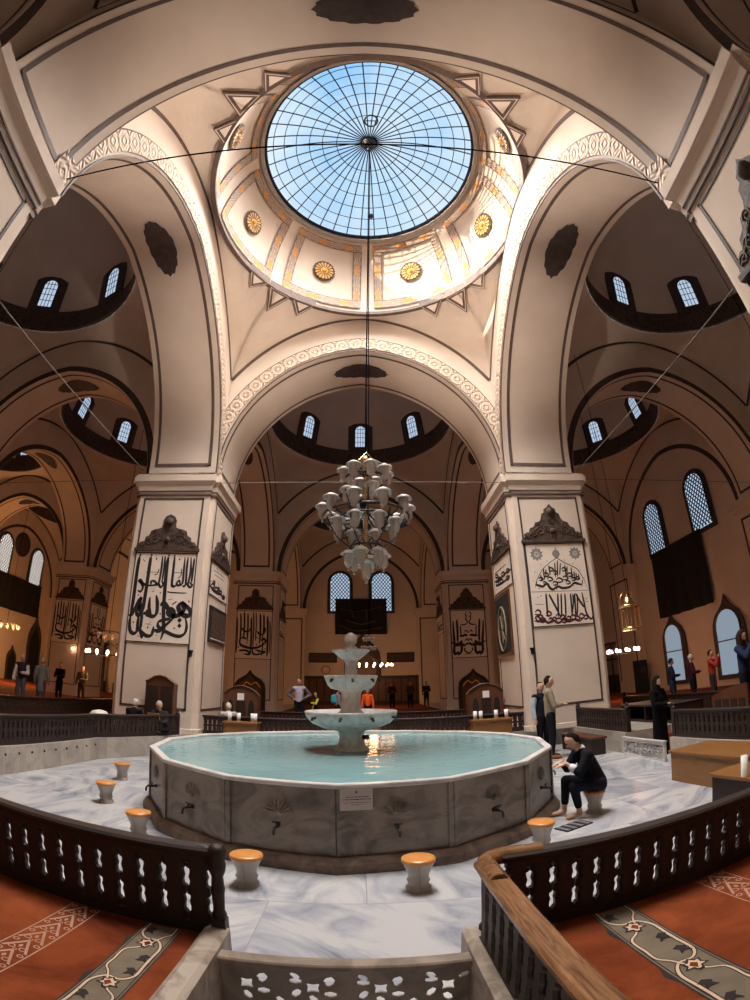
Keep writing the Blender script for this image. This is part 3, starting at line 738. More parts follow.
_b=mir([(26,[(88,500),(92,640),(100,780),(95,880),(110,920),(140,905),(160,920),(190,880),(185,760),(175,780),(110,790),(60,760)]),(22,[(135,480),(142,640),(140,770)]),(13,[(178,560),(182,640),(185,690)]),(13,[(178,548),(240,545),(268,515),(250,480),(252,450),(268,440)]),(10,[(262,445),(240,420),(266,385)]),
 (22,[(170,685),(200,690),(240,680),(265,690)]),(10,[(225,650),(245,620),(280,655)]),(20,[(110,820),(170,805),(225,812),(260,790),(280,800)]),(12,[(225,780),(210,800),(235,820)]),(14,[(225,840),(230,880),(260,910),(285,915)]),(12,[(230,760),(255,730),(285,760)]),(10,[(215,930),(285,928)])],278)
TXT['BR']=dict(q=[(55,365),(485,365),(70,975),(520,975)],px=.0045,s=_b,d=[(268,420,8),(178,690,16),(385,690,16),(150,950,8),(430,945,8)],thin=[(4,[(70,975),(520,975)])])
_b=[]
for x,y0,y1,w_ in ((60,420,880,18),(105,370,760,20),(150,350,700,20),(195,370,720,20),(240,420,890,22),(268,350,800,16),(300,350,720,14),(355,370,760,22),(400,380,640,22),(450,400,920,24),(480,460,880,14),(385,640,910,14)): _b.append((w_,[(x,y0),(x+4,(y0+y1)/2),(x-4,y1)]))
_b+=[(26,[(95,700),(110,770),(180,800),(250,812),(330,800),(400,760),(430,720),(390,690),(370,720)]),(20,[(320,600),(350,635),(400,630),(420,570),(395,540)]),(22,[(90,850),(150,840),(200,850),(230,890),(150,885)]),(20,[(260,820),(270,880),(330,890),(425,860),(350,850),(300,830)]),(20,[(120,560),(160,600),(210,600),(230,560)]),(18,[(110,690),(150,680),(180,700)])]
TXT['BL']=dict(q=[(60,335),(505,335),(45,945),(490,955)],px=.0038,s=_b,d=[(315,680,14),(315,765,14),(190,745,14),(200,715,12),(425,820,14),(85,800,14),(320,600,12)])
_b=[]
for x,y,r in ((100,470,18),(130,500,20),(165,520,14),(150,490,10),(190,560,14),(110,440,12)): _b.append((9,[(x-r,y),(x,y-r),(x+r,y),(x,y+r),(x-r,y+r*.5)]))
for x,y0,y1 in ((80,420,480),(120,420,500),(150,430,520),(175,470,540),(195,520,580)): _b.append((7,[(x,y0),(x+4,y1)]))
_b+=[(9,[(75,470),(110,505),(150,520),(200,570)]),(6,[(120,370),(200,420)]),(6,[(110,330),(205,390)]),(5,[(140,310),(150,360)]),(5,[(180,350),(185,430)]),(7,[(90,500),(130,530),(160,540)])]
TXT['SL']=dict(q=[(95,245),(240,365),(65,540),(215,620)],px=.0058,s=_b,d=[(90,430,6),(170,560,6)])
_b=[(10,[(60,395),(140,335)]),(9,[(60,450),(100,430),(130,400),(175,370)]),(9,[(70,480),(110,460),(150,430),(165,410)])]
for x,y,r in ((75,410,12),(95,430,12),(120,400,14),(150,380,12),(80,460,12),(110,445,12),(150,425,12)): _b.append((8,[(x-r,y),(x,y-r),(x+r,y),(x,y+r),(x-r,y+r*.5)]))
for x,y0,y1 in ((70,350,385),(100,340,380),(125,310,370),(155,300,350)): _b.append((6,[(x,y0),(x+2,y1)]))
TXT['SR']=dict(q=[(45,330),(160,245),(65,545),(180,460)],px=.0062,s=_b,d=[(75,505,5),(110,490,5),(150,465,5)])
def cal_panel(parent,k,key,u0,u1,v0,v1,zcrest,kind,frame=True):
    o,ax,ay,n=FR(k); T=TXT[key]
    b=MB(); b.obox(o+ax*(u0+u1)/2+ay*(v0+v1)/2+n*.01,ax,ay,n,(u1-u0)/2,(v1-v0)/2,.012)
    pn=b.build('calligraphy_panel',M['cream'],parent)
    l=MB(); t=.03
    for a,b_,c,e in ((u0,u1,v0,v0+t),(u0,u1,v1-t,v1),(u0,u0+t,v0,v1),(u1-t,u1,v0,v1)):
        if not frame and (a,b_)!=(u0,u1): continue
        l.obox(o+ax*(a+b_)/2+ay*(c+e)/2+n*.02,ax,ay,n,(b_-a)/2,(e-c)/2,.008)
    l.build('panel_outline',M['ink'],pn)
    f=homog(T['q']); W=u1-u0; H=v1-v0
    def P3(u,v,d=.026): return o+ax*(u0+u)+ay*(v0+v)+n*d
    def mp(p): a,b_=f(*p); return (a*W,b_*H)
    s=MB()
    for i,(w_,p) in enumerate(T['s']): stroke(s,[mp(q) for q in p],w_*T['px'],lambda u,v,i=i:P3(u,v,.024+.0006*(i%6)))
    for x,y,r in T.get('d',[]): diamond(s,mp((x,y)),r*T['px']*.9,P3)
    for i,(w_,p) in enumerate(T.get('r',[])): stroke(s,[mp(q) for q in p],w_*T['px'],lambda u,v,i=i:P3(u,v,.024+.0006*(i%6)),1)
    for w_,p in T.get('thin',[]): stroke(s,[mp(q) for q in p],w_*T['px'],P3,2,taper=False)
    for x,y,r in T.get('star',[]):
        c=mp((x,y)); rr=r*T['px']; m_=[P3(c[0]+rr*(1 if i%2 else .72)*cos(PI*i/10),c[1]+rr*(1 if i%2 else .72)*sin(PI*i/10),.025) for i in range(20)]; s.add(m_,[tuple(range(20))],2)
        for i in range(10):
            t=PI*i/5; s.add([P3(c[0]+rr*.55*cos(t),c[1]+rr*.55*sin(t),.029),P3(c[0]+rr*.2*cos(t+.3),c[1]+rr*.2*sin(t+.3),.029),P3(c[0]+rr*.2*cos(t-.3),c[1]+rr*.2*sin(t-.3),.029)],[(0,1,2)],3)
    for x,y,r in T.get('orn',[]):
        c=mp((x,y)); rr=r*T['px']; m_=[P3(c[0]+rr*a,c[1]+rr*b_,.025) for a,b_ in ((0,-1.1),(.5,-.8),(.9,-.1),(.6,.5),(.15,.8),(0,1.7),(-.15,.8),(-.6,.5),(-.9,-.1),(-.5,-.8))]; s.add(m_,[tuple(range(10))],2)
    s.build('lettering',[M['ink'],M['redink'],M['greyink'],M['cream']],pn)
    c=crest_mesh(k,kind,zcrest).build('carved_crest',M['crest'],parent)
M['greyink']=mottled('grey_ink',(.22,.19,.18),(.30,.26,.24),9,.7,0)
def pier(x,y,label,panels,niche=None):
    t=thing('stone_pier',label,'pier',(x,y,0),group=None)
    for b,nm,m_ in ((shaft,'shaft','plaster'),(corn,'cornice','plaster'),(cl,'cornice_outline','brownline')): b.build(nm,M[m_],t)
    l=MB()
    for k in range(4): rect_line(l,k,-1.04,1.04,1.15,ZC-.80,.055); 
    l.build('outline',M['dark'],t)
    for k,key,v0,v1,zc,kind in panels: cal_panel(t,k,key,-1.0,1.0,v0,v1,zc,kind,kind!='A' or k!=0)
    return t
PN={}
PN['AL']=pier(-6,6.48,'cream stone pier with bold black calligraphy, beyond the pool on the dark bookcase side',[(0,'AL',3.02,5.78,5.84,'A'),(1,'SL',4.63,5.68,5.74,'A')])
PN['AR']=pier(6,6.48,'cream stone pier with domed maroon and black calligraphy behind two standing men',[(0,'AR',3.46,6.04,6.08,'B'),(3,'SR',4.9,6.0,6.02,'B')])
PN['BL']=pier(-6,19.44,'stone pier with dense tall black lettering, behind the cabinet beside man with hands on hips',[(0,'BL',3.4,6.12,6.2,'A'),(1,'SL',4.6,5.7,5.8,'A')])
PN['BR']=pier(6,19.44,'stone pier with mirrored black calligraphy under a pointed crest, behind the arched lectern cabinet',[(0,'BR',3.4,6.1,6.16,'B'),(3,'SR',4.9,6.0,6.02,'B')])
PN['NL']=pier(-6,-6.48,'stone pier whose deep cornice cuts in at upper corner beside the orange-lit vaults',[(1,'SL',4.6,5.9,6.0,'A'),(2,'AL',3.4,6.0,6.08,'A')])
PN['NR']=pier(6,-6.48,'stone pier with cornice and dark carved crest high above the honey-coloured box',[(3,'SR',4.9,6.0,6.05,'B'),(2,'AR',3.4,6.0,6.08,'B')])
PN['CL']=pier(-18,19.44,'dim stone pier with black lettering behind the group of standing visitors',[(0,'BL',3.6,6.25,6.35,'A'),(1,'BR',3.6,6.2,6.3,'A')])
pier(-18,6.48,'dim stone pier out in the side aisle, nearest the low balustrade',[(1,'BR',3.4,6.2,6.3,'A')])
pier(-18,-6.48,'dim stone pier in the side aisle behind the near carpet',[])
# pointed dark niches at the foot of the two rear piers
for k,lab in (('BL','dark pointed wooden niche at foot of pier with dense tall lettering'),('BR','dark pointed wooden niche at foot of pier with mirrored calligraphy')):
    x=-6 if k=='BL' else 6
    b=MB(); b.prism(ogee(1.75,2.3),(x+(.12 if k=='BR' else -.1),18.06,ZP),X_,(0,0,1),(0,-1,0),.10); o=tag(b.build('niche',M['wood']),lab,'niche','pointed niches on rear piers')
    b=MB(); b.prism(ogee(1.35,1.95),(x+(.12 if k=='BR' else -.1),17.97,ZP+.1),X_,(0,0,1),(0,-1,0),.03); b.build('panel',M['redwood'],o)
    b=MB(); b.tube([(x+u,17.93,ZP+v) for u,v in catmull([(-.5,1.35),(-.25,1.62),(0,1.5),(.25,1.62),(.5,1.35)],6)],.035,6); b.build('gilt_scroll',M['gold'],o)
# small lamps fixed on corners of the two front piers
for s in (-1,1):
    t=thing('wall_lamp','small grey spotlight fixed on pier edge %s'%('facing the bold calligraphy pier reader' if s<0 else 'above the two standing men'),'lamp',(s*4.92,5.12+.0,2.72),group='pier spotlights')
    b=MB(); b.lathe([(.05,-.02),(.05,.1),(.075,.1),(.075,.16),(.02,.16)],12,(0,0,0)); b.build('head',M['steel'],t); b=MB(); b.box(-.03,.03,0,-.10,-.04,.04); b.box(-.02,.02,-.12,.02,-.02,.02); b.build('bracket',M['steel'],t)
M['brownline2']=mottled('dull_emblem',(.22,.17,.11),(.30,.23,.15),6,.7,0)
# ------------------------------------------------------------------ the polygonal ablution pool
PCX,PRAD,PPH,HP=-.20,3.22,-.0293,.95
def pv(i,r,z): t=-PI/2+PPH+i*2*PI/16; return Vector((PCX+r*cos(t),r*sin(t),z))
pool=thing('ablution_pool','sixteen-sided grey marble ablution pool with brass taps around its wall','pool',(0,0,0))
b=MB(); b.loft([[pv(i,PRAD+.11,z) for i in range(16)] for z in (0,)]+[[pv(i,PRAD+.11,.10) for i in range(16)],[pv(i,PRAD+.05,.17) for i in range(16)],[pv(i,PRAD,.17) for i in range(16)]],caps=False); b.build('plinth',M['plinth'],pool)
b=MB(); b.loft([[pv(i,r,z) for i in range(16)] for r,z in ((PRAD+.01,HP-.05),(PRAD+.025,HP-.04),(PRAD+.025,HP-.01),(PRAD+.02,HP),(PRAD-.075,HP),(PRAD-.085,HP-.015),(PRAD-.085,.3))],caps=False); b.build('rim',M['marble'],pool)
for i in range(16):
    a,c=pv(i,PRAD,0),pv(i+1,PRAD,0); d=(c-a).normalized(); L=(c-a).length; n=Vector((d.y,-d.x,0)); z=Vector((0,0,1)); m_=(a+c)/2
    b=MB(); b.quad(a+z*.15,c+z*.15,c+z*(HP-.04),a+z*(HP-.04))
    for u0,u1,w0,w1 in ((0,.055,.17,HP-.05),(L-.055,L,.17,HP-.05)):
        b.obox(a+d*(u0+u1)/2+z*(w0+w1)/2+n*.01,d,n,z,(u1-u0)/2,.014,(w1-w0)/2)
    pn=b.build('side_panel',M['pool'],pool)
    # carved rosette above the tap
    r=MB()
    for k in range(9):
        t=PI*(k)/8; pts=[m_+z*.60+n*.012+d*.05*cos(t)+z*.04*sin(t), m_+z*.62+n*.03+d*.10*cos(t)+z*.09*sin(t), m_+z*.63+n*.012+d*.15*cos(t)+z*.13*sin(t)]
        r.tube(pts,[.006,.012,.004],6)
    r.sphere(m_+z*.61+n*.01,.04,8)
    r.build('carved_rosette',M['pool'],pn)
    t=MB(); y=m_+z*.46
    t.tube([y,y+n*.10],.017,8); t.tube([y+n*.08,y+n*.13,y+n*.15-z*.03,y+n*.15-z*.07],.014,8); t.tube([y+n*.07+z*.0,y+n*.07+z*.05],.009,6); t.tube([y+n*.07+z*.05-d*.045,y+n*.07+z*.05+d*.045],.010,6); t.lathe([(.035,0),(.035,.01)],10,tuple(y),axis='y') if abs(n.y)>.9 else t.sphere(y,.03,8)
    t.build('tap',M['iron'],pool)
# printed notice on one face (lines too fine to read)
a,c=pv(0,PRAD,0),pv(1,PRAD,0); d=(c-a).normalized(); n=Vector((d.y,-d.x,0)); z=Vector((0,0,1)); o=a+d*.205+z*.79+n*.028
b=MB(); b.obox(o,d,n,z,.17,.006,.115); sg=tag(b.build('notice_plate',mottled('notice',(.46,.40,.37),(.52,.46,.43),3,.5,0)),'small pale printed notice plate on front of pool wall','sign')
b=MB(); random.seed(3)
for yy,hh,w0 in ((.028,.010,.11),(.002,.010,.14),(-.032,.005,.13),(-.055,.005,.055)):
    x=-w0
    while x<w0:
        l=random.uniform(.006,.03); b.obox(o+d*(x+l/2)+z*yy+n*.007,d,n,z,l/2,.001,hh/2*random.uniform(.7,1)); x+=l+.006
b.obox(o+z*.08+n*.007,d,n,z,.012,.001,.008); b.build('printed_lines',M['ink'],sg)
b=MB(); b.add([pv(i,PRAD-.08,.90) for i in range(16)],[tuple(range(16))]); tag(b.build('pool_water',M['water']),'still turquoise water filling the marble pool','water',kind='stuff')
# ------------------------------------------------------------------ tiered fountain
ft=thing('tiered_fountain','three-tier white marble fountain rising from the middle of the pool','fountain',(PCX,0,.86))
FZ=.86
def part(nm,prof,m_='bowl',seg=32,**k):
    b=MB(); b.lathe([(r,z_-FZ) for r,z_ in prof],seg,**k); return b.build(nm,M[m_],ft)
part('pedestal',[(.30,.86),(.30,.93),(.24,.96),(.22,1.02),(.20,1.12),(.22,1.20),(.26,1.25)],seg=8)
part('bowl',[(.2,1.22),(.45,1.27),(.66,1.36),(.76,1.47),(.785,1.55),(.77,1.565),(.73,1.56),(.68,1.50),(.4,1.46),(.02,1.45)],seg=48)
part('column',[(.24,1.45),(.24,1.52),(.17,1.58),(.16,1.75),(.17,1.86),(.20,1.92)],seg=24)
part('bowl',[(.15,1.90),(.34,1.94),(.40,2.0),(.44,2.10),(.465,2.15),(.455,2.165),(.42,2.16),(.36,2.12),(.02,2.11)],seg=48)
part('column',[(.14,2.10),(.11,2.16),(.10,2.38),(.13,2.43)],seg=20)
b=MB(); b.lathe([(.08,2.41-FZ),(.16,2.45-FZ),(.25,2.53-FZ),(.325,2.60-FZ),(.315,2.61-FZ),(.22,2.56-FZ),(.02,2.53-FZ)],72,lob=.035,nl=18); b.build('scalloped_bowl',M['bowl'],ft)
b=MB(); b.lathe([(.10,2.54-FZ),(.115,2.60-FZ),(.11,2.66-FZ),(.06,2.69-FZ),(.10,2.73-FZ),(.115,2.80-FZ),(.10,2.86-FZ),(.04,2.91-FZ),(.005,2.92-FZ)],24); b.build('finial',M['bowl'],ft)
for r,zz,nn,ph in ((.785,1.47,10,.2),(.465,2.09,8,.1)):
    for k in range(nn):
        t=2*PI*(k+ph)/nn; b=MB(); b.tube([(r*.97*cos(t),r*.97*sin(t),zz-FZ),(r*1.05*cos(t),r*1.05*sin(t),zz-FZ),(r*1.07*cos(t),r*1.07*sin(t),zz-FZ-.04)],.022,7); b.build('spout',M['iron'],ft)
b=MB(); b.tube([(.2,-.1,1.12-FZ),(.28,-.16,1.13-FZ)],.04,8); b.build('spout',M['iron'],ft)
# ------------------------------------------------------------------ stools
def stool(x,y,label,h=.335):
    t=thing('marble_stool',label,'stool',(x,y,0),group='marble stools round the pool')
    b=MB(); b.lathe([(.12,0),(.12,.035),(.10,.05),(.095,.075),(.11,.10),(.095,.13),(.10,.17),(.13,.24),(.15,.285)],20); b.build('pedestal',M['court'],t)
    b=MB(); b.lathe([(.145,.283),(.158,.29),(.16,.315),(.155,.325),(.12,.333),(.0,.335)],28); b.build('seat',M['honey'],t); return t
for x,y,l in ((-1.12,-3.70,'orange-topped marble stool by the end post of dark balustrade, before the pool wall'),(.48,-3.74,'orange-topped marble stool standing below the printed notice, by pool front'),
    (1.96,-2.95,'orange-topped marble stool half hidden by balustrade rail near the seated man'),(-2.71,-2.65,'orange-topped marble stool just over the rail of the red-carpet balustrade'),
    (-3.87,-1.34,'orange-topped marble stool between two others along the low marble court wall'),(-4.5,.45,'smallest-looking marble stool, closest to the low court wall and bookcase'),
    (3.14,-1.9,'marble stool that the man in black is sitting on')): stool(x,y,l)
# ------------------------------------------------------------------ turned-wood balustrades
BP=[(0,.069),(.10,.069),(.125,.062),(.16,.050),(.22,.050),(.30,.057),(.36,.050),(.40,.050),(.425,.0665),(.55,.0665),(.575,.050),(.63,.047),(.70,.056),(.78,.048),(.825,.048),(.85,.0665),(.88,.0685),(.90,.062),(.915,.056),(.93,.062),(.945,.069),(1,.069)]
BH=.40
bal=MB()
def bal_mesh(sx=1.0,seg=8):
    b=MB()
    # flat sawn-and-turned baluster: profile in the rail plane, 3.4 cm thick
    L=[(-r,z*BH) for z,r in BP]; R=[(r,z*BH) for z,r in BP]
    rows=[[(-r,-.018,z*BH),(-r*.6,-.03,z*BH),(r*.6,-.03,z*BH),(r,-.018,z*BH),(r,.018,z*BH),(r*.6,.03,z*BH),(-r*.6,.03,z*BH),(-r,.018,z*BH)] for z,r in BP]
    b.loft(rows); return b
bal_me=None
def balustrade(name_lab,p0,p1,z0=ZP,posts=(1,1),pitch=.14,rail='wood',group='dark turned-wood balustrades',hh=.0,many=100):
    global bal_me
    p0=Vector((*p0,z0)); p1=Vector((*p1,z0)); d=p1-p0; L=d.length; d.normalize(); ang=math.atan2(d.y,d.x)
    t=thing('balustrade',name_lab,'balustrade',p0,ang,group)
    b=MB(); b.box(0,L,-.035,.035,.0,.07); b.box(0,L,-.045,.045,0,.025); b.build('bottom_rail',M['wood'],t)
    b=MB(); b.box(0,L,-.035,.035,.47-.005,.50); b.loft([[(x,y,z_) for y,z_ in ((-.05,.50),(-.06,.515),(-.06,.535),(-.045,.55),(.045,.55),(.06,.535),(.06,.515),(.05,.50))][::-1] for x in (-.03,L+.03)]); b.build('handrail',M[rail],t)
    n=max(1,int(round(L/pitch))); 
    for i in range(min(n,many)):
        x=(i+.5)*L/n
        if bal_me is None: o=bal_mesh().build('baluster',M['wood'],t,loc=(x,0,.07)); bal_me=o.data
        else: o=bpy.data.objects.new('baluster',bal_me); COL.objects.link(o); adopt(o,t); o.location=(x,0,.07)
        o.scale=(L/n/.14,1,1)
    for e,on in ((0,posts[0]),(L,posts[1])):
        if on:
            b=MB(); b.box(e-.05,e+.05,-.05,.05,0,.57); b.lathe([(.055,.57),(.065,.585),(.05,.60),(.03,.62),(.045,.65),(.04,.68),(.005,.70)],12,(e,0,0)); b.build('post',M['wood'],t)
    return t
balustrade('dark carved balustrade edging the near red carpet, beside the passage end post',(-4.6,-5.68),(-.86,-5.68),posts=(1,0))
# curved end of that rail with its newel post
t=thing('newel_post','dark turned newel post where balustrade meets the passage kerb','post',(-.815,-5.70,ZP)); t.scale=(.72,.72,.90)
b=MB(); b.box(-.055,.055,-.055,.055,0,.12); b.lathe([(.055,.12),(.06,.15),(.045,.18),(.05,.30),(.058,.33),(.05,.36),(.045,.42),(.065,.46),(.07,.50),(.06,.54),(.07,.56),(.075,.60),(.05,.63),(.0,.64)],16); b.build('post',M['wood'],t)
b=MB(); b.tube([(-.16,.02,.575),(-.10,.02,.575),(-.03,.0,.56)],.05,8); b.build('scrolled_rail_end',M['wood'],t)
balustrade('dark balustrade with worn bright rail crossing above the patterned red carpet, court side',(.74,-5.70),(4.6,-5.66),posts=(0,1),rail='wood').scale=(1,1,.92)
balustrade('dark balustrade with glossy worn handrail running along the passage',(.60,-9.2),(.60,-5.84),posts=(0,0),rail='worn').scale=(1,1,.94)
b=MB(); r_=.14; C_arc=[( .74-r_*cos(t),-5.84+r_*sin(t),ZP+.49) for t in [PI/2*i/8 for i in range(9)]]; 
b.tube([(.60,-6.1,ZP+.493)]+C_arc+[(.95,-5.70,ZP+.485)],.05,10); o=tag(b.build('rail_corner',M['worn']),'rounded worn wooden corner of handrail above the passage','handrail')
b=MB(); b.lathe([(.06,0),(.06,.08),(.045,.1),(.05,.4),(.055,.46)],12,(.645,-5.745,ZP)); b.build('post',M['wood'],o)
balustrade('long low balustrade on marble court wall below the dark bookcase',(-6.12,-5.05),(-6.12,2.2),posts=(1,0),many=100)
balustrade('last bent stretch of court-wall balustrade, in front of seated readers',(-6.12,2.2),(-5.05,4.72),posts=(0,1))
balustrade('low balustrade farther back in the side hall, before the standing visitors',(-9.6,2.2),(-9.9,11.6))
balustrade('short balustrade between tall pier and the table of white cups',(-4.55,5.5),(-3.75,5.5),posts=(0,0))
balustrade('back balustrade behind the pool on the hands-on-hips man side',(-3.75,5.62),(-.85,5.62),posts=(0,0))
balustrade('back balustrade behind the pool toward the arched lectern cabinet',(.5,5.62),(4.15,5.62),posts=(0,0))
balustrade('short balustrade between cup table and pier of domed calligraphy',(4.15,5.5),(4.75,5.5),posts=(1,0))
balustrade('second balustrade row farther back, behind cabinet with pointed niche',(-4.4,9.2),(-.6,9.2),posts=(1,1))
balustrade('second balustrade row farther back, before the dark rear wall and arched lectern',(.6,9.2),(4.4,9.2),posts=(1,1))
balustrade('balustrade above white kerb beside the standing men, ending at stepped opening',(6.12,4.95),(6.12,2.2))
balustrade('balustrade behind the honey wooden box, past the stepped opening',(6.12,.3),(6.12,-5.05))
balustrade('balustrade deeper in side hall before the robed figure and photographers',(9.2,7.6),(9.2,-1.5))
# kerb stones of the passage between the two near carpets
for s,x0,x1,l in ((-1,-.90,-.76,'worn marble kerb of passage beside the near newel post'),(1,.50,.66,'worn marble kerb below the glossy handrail')):
    b=MB(); b.loft([[(x,y,z_) for x,z_ in ((x0,.0),(x0,.54),(x0+.03,.56),(x1-.03,.56),(x1,.54),(x1,.0))] for y in (-9.3,-5.70)]); tag(b.build('marble_kerb',M['kerb']),l,'kerb')
# pierced marble screens
def screen(label,loc,rz,L,H):
    t=thing('marble_screen',label,'screen',loc,rz)
    b=MB(); b.box(0,L,-.03,.03,H-.06,H); b.box(0,L,-.03,.03,0,.05); b.box(0,.05,-.03,.03,.05,H-.06); b.box(L-.05,L,-.03,.03,.05,H-.06); b.box(-.01,L+.01,-.045,.045,H,H+.03); b.build('frame',M['marble'],t)
    b=MB(); c=.105; nx=int(L/c)+1
    W0,W1,V0,V1=.05,L-.05,.05,H-.06
    def seg(u0,v0,u1,v1):
        # clip to the frame
        pts=[]; 
        for i in range(13):
            u=u0+(u1-u0)*i/12; v=v0+(v1-v0)*i/12
            if W0<=u<=W1 and V0<=v<=V1: pts.append((u,v))
        if len(pts)>1:
            A=Vector((pts[0][0],0,pts[0][1]));B=Vector((pts[-1][0],0,pts[-1][1])); d=B-A; m_=d.length
            if m_<.02: return
            b.obox((A+B)/2,d.normalized(),(0,1,0),Vector((0,1,0)).cross(d.normalized()),m_/2,.02,.013)
    # six-pointed star net
    r=.16
    for k in range(-1,int(L/r)+2):
        for j in range(-1,int(H/(r*.866))+2):
            x=k*r+(j%2)*r/2; y=j*r*.866
            seg(x,y,x+r,y); seg(x,y,x+r/2,y+r*.866); seg(x,y,x-r/2,y+r*.866)
            for q in range(6):
                a0=PI/3*q+PI/6; seg(x+.05*cos(a0),y+.05*sin(a0),x+.05*cos(a0+PI/3),y+.05*sin(a0+PI/3))
    b.build('pierced_lattice',M['pool'] if 'front' in label else M['marble'],t)
def pierced_slab(label,loc,L,H):
    t=thing('marble_screen',label,'screen',loc)
    o=MB().box(0,L,-.007,.007,0,H).build('pierced_slab',M['slab'],t)
    c=MB(); r=.168; rows_=int(H/(r*.866))+1
    def dia(u,v,a,l,w_):
        ca,sa=cos(a),sin(a); P=[(l,0),(0,w_),(-l,0),(0,-w_)]; P=[(l*.9,w_*.55),(0,w_),(-l*.9,w_*.55),(-l*.9,-w_*.55),(0,-w_),(l*.9,-w_*.55)]
        P=[(u+x*ca-y*sa,v+x*sa+y*ca) for x,y in P]
        if min(p[0] for p in P)>.02 and max(p[0] for p in P)<L-.02 and min(p[1] for p in P)>.02 and max(p[1] for p in P)<H-.035: c.prism(P,(0,-.1,0),(1,0,0),(0,0,1),(0,1,0),.2)
    for j in range(3):
        v=H-.145-j*.20
        for k in range(10):
            u=.13+k*.34+(.17 if j%2 else 0)
            if u<L-.06:
                P=[(u+(.046 if q%2==0 else .026)*cos(PI*q/4+PI/4),v+(.046 if q%2==0 else .026)*sin(PI*q/4+PI/4)) for q in range(8)]
                if max(p[0] for p in P)<L-.02 and min(p[1] for p in P)>.01: c.prism(P,(0,-.1,0),(1,0,0),(0,0,1),(0,1,0),.2)
            for q in range(6):
                a=PI/3*q+PI/6; dia(u+.10*cos(a),v+.088*sin(a),a+.5,.034,.021)
    for k in range(9):
        u=.04+k*.17; dia(u,H-.085 if k%2 else H-.065,.6 if k%2 else -.6,.030,.019)
    co=c.build('cut',M['slab']); co.parent=t; bpy.context.view_layer.update()
    for q in (o,co):
        bm=bmesh.new(); bm.from_mesh(q.data); bmesh.ops.remove_doubles(bm,verts=bm.verts,dist=1e-5); bmesh.ops.recalc_face_normals(bm,faces=bm.faces); bm.to_mesh(q.data); bm.free()
    md=o.modifiers.new('b','BOOLEAN'); md.operation='DIFFERENCE'; md.object=co; md.solver='EXACT'; md.use_self=True
    dg=bpy.context.evaluated_depsgraph_get(); me=bpy.data.meshes.new_from_object(o.evaluated_get(dg)); o.modifiers.clear(); o.data=me; bpy.data.objects.remove(co)
    b=MB(); b.loft([[(x,y,z_) for y,z_ in ((-.035,H-.005),(-.05,H+.005),(-.05,H+.03),(-.04,H+.04),(.04,H+.04),(.05,H+.03),(.05,H+.005),(.035,H-.005))][::-1] for x in (0,L)]); b.build('coping',M['slab'],t)
pierced_slab('brown pierced marble slab closing the passage between the two red carpets',(-.76,-5.95,0),1.28,.47)
screen('low white pierced marble screen beside the honey wooden box',(5.92,.42,0),PI/2,1.68,.40)
# bosses along the court wall coping
for k in range(26):
    b=MB(); b.sphere((-5.99,-5.2+k*.40,.36),.022,6); tag(b.build('wall_stud',M['iron']),'small dark stud in marble court wall below long balustrade','stud','studs along the marble court wall')
# ------------------------------------------------------------------ furniture
def arched_cabinet(label,x,y,w=1.05,h=1.55,z0=ZP):
    t=thing('arched_cabinet',label,'cabinet',(x,y,z0))
    out=[(-w/2,0),(-w/2,h*.78)]+[(-w/2+w*i/12,h*.80+h*.17*sin(PI*i/12)**.8) for i in range(1,12)]+[(w/2,h*.78),(w/2,0)]
    b=MB(); b.prism(out,(0,.45,0),X_,(0,0,1),(0,-1,0),.45); b.build('body',M['redwood'],t)
    for s in (-1,1):
        b=MB(); b.prism([(s*w*.31+u*.2,.28+v*.62) for u,v in roundtop(1,1.15)],(0,.01,0),X_,(0,0,1),(0,-1,0),.02); b.build('arched_recess',M['cloth'],t)
    b=MB(); b.box(-.16,.16,-.02,.0,.45,.95); b.build('door',M['wood'],t)
    b=MB(); b.box(-.11,.11,-.035,-.02,.98,1.20); b.build('paper_notice',M['white'],t)
    b=MB(); b.tube([(u,-.02,v+.03) for u,v in out[1:-1]],.03,6); b.build('cornice_moulding',M['redwood'],t)
    return t
arched_cabinet('arched reddish wooden cabinet with paper notice, beside hands-on-hips man',-3.86,7.1,1.1,1.45)
arched_cabinet('arched brown wooden cabinet with paper notice, close to the two standing men',3.98,7.2,1.15,1.45)
def cup_table(label,x0,x1,y,cups,cl):
    t=thing('low_table',label,'table',((x0+x1)/2,y,ZP),group='low wooden cup tables'); w=(x1-x0)/2
    b=MB(); b.box(-w-.03,w+.03,-.24,.24,.40,.44); b.build('tabletop',M['boxwood'],t); b=MB(); b.box(-w,w,-.2,.2,0,.40); b.build('body',M['boxwood'],t)
    for ci,u in enumerate(cups):
        o=MB(); o.lathe([(.035,0),(.05,.0),(.056,.24),(.05,.24),(.045,.02)],16); c=tag(o.build('white_cup_stack',M['white'],loc=(u,y,ZP+.44)),'white stack of cups on low table, %s from %s'%(('first','second','third','fourth')[ci],cl),'cups','stacked white cups on the low tables')
cup_table('low wooden table with white cup stacks by hands-on-hips man',-3.80,-2.85,5.15,(-3.68,-3.42,-3.03,-2.95),'the seated white-haired person')
cup_table('low wooden table with white cup stacks near two standing men',3.0,4.1,5.15,(3.12,3.28,3.72,4.02),'the fountain side')
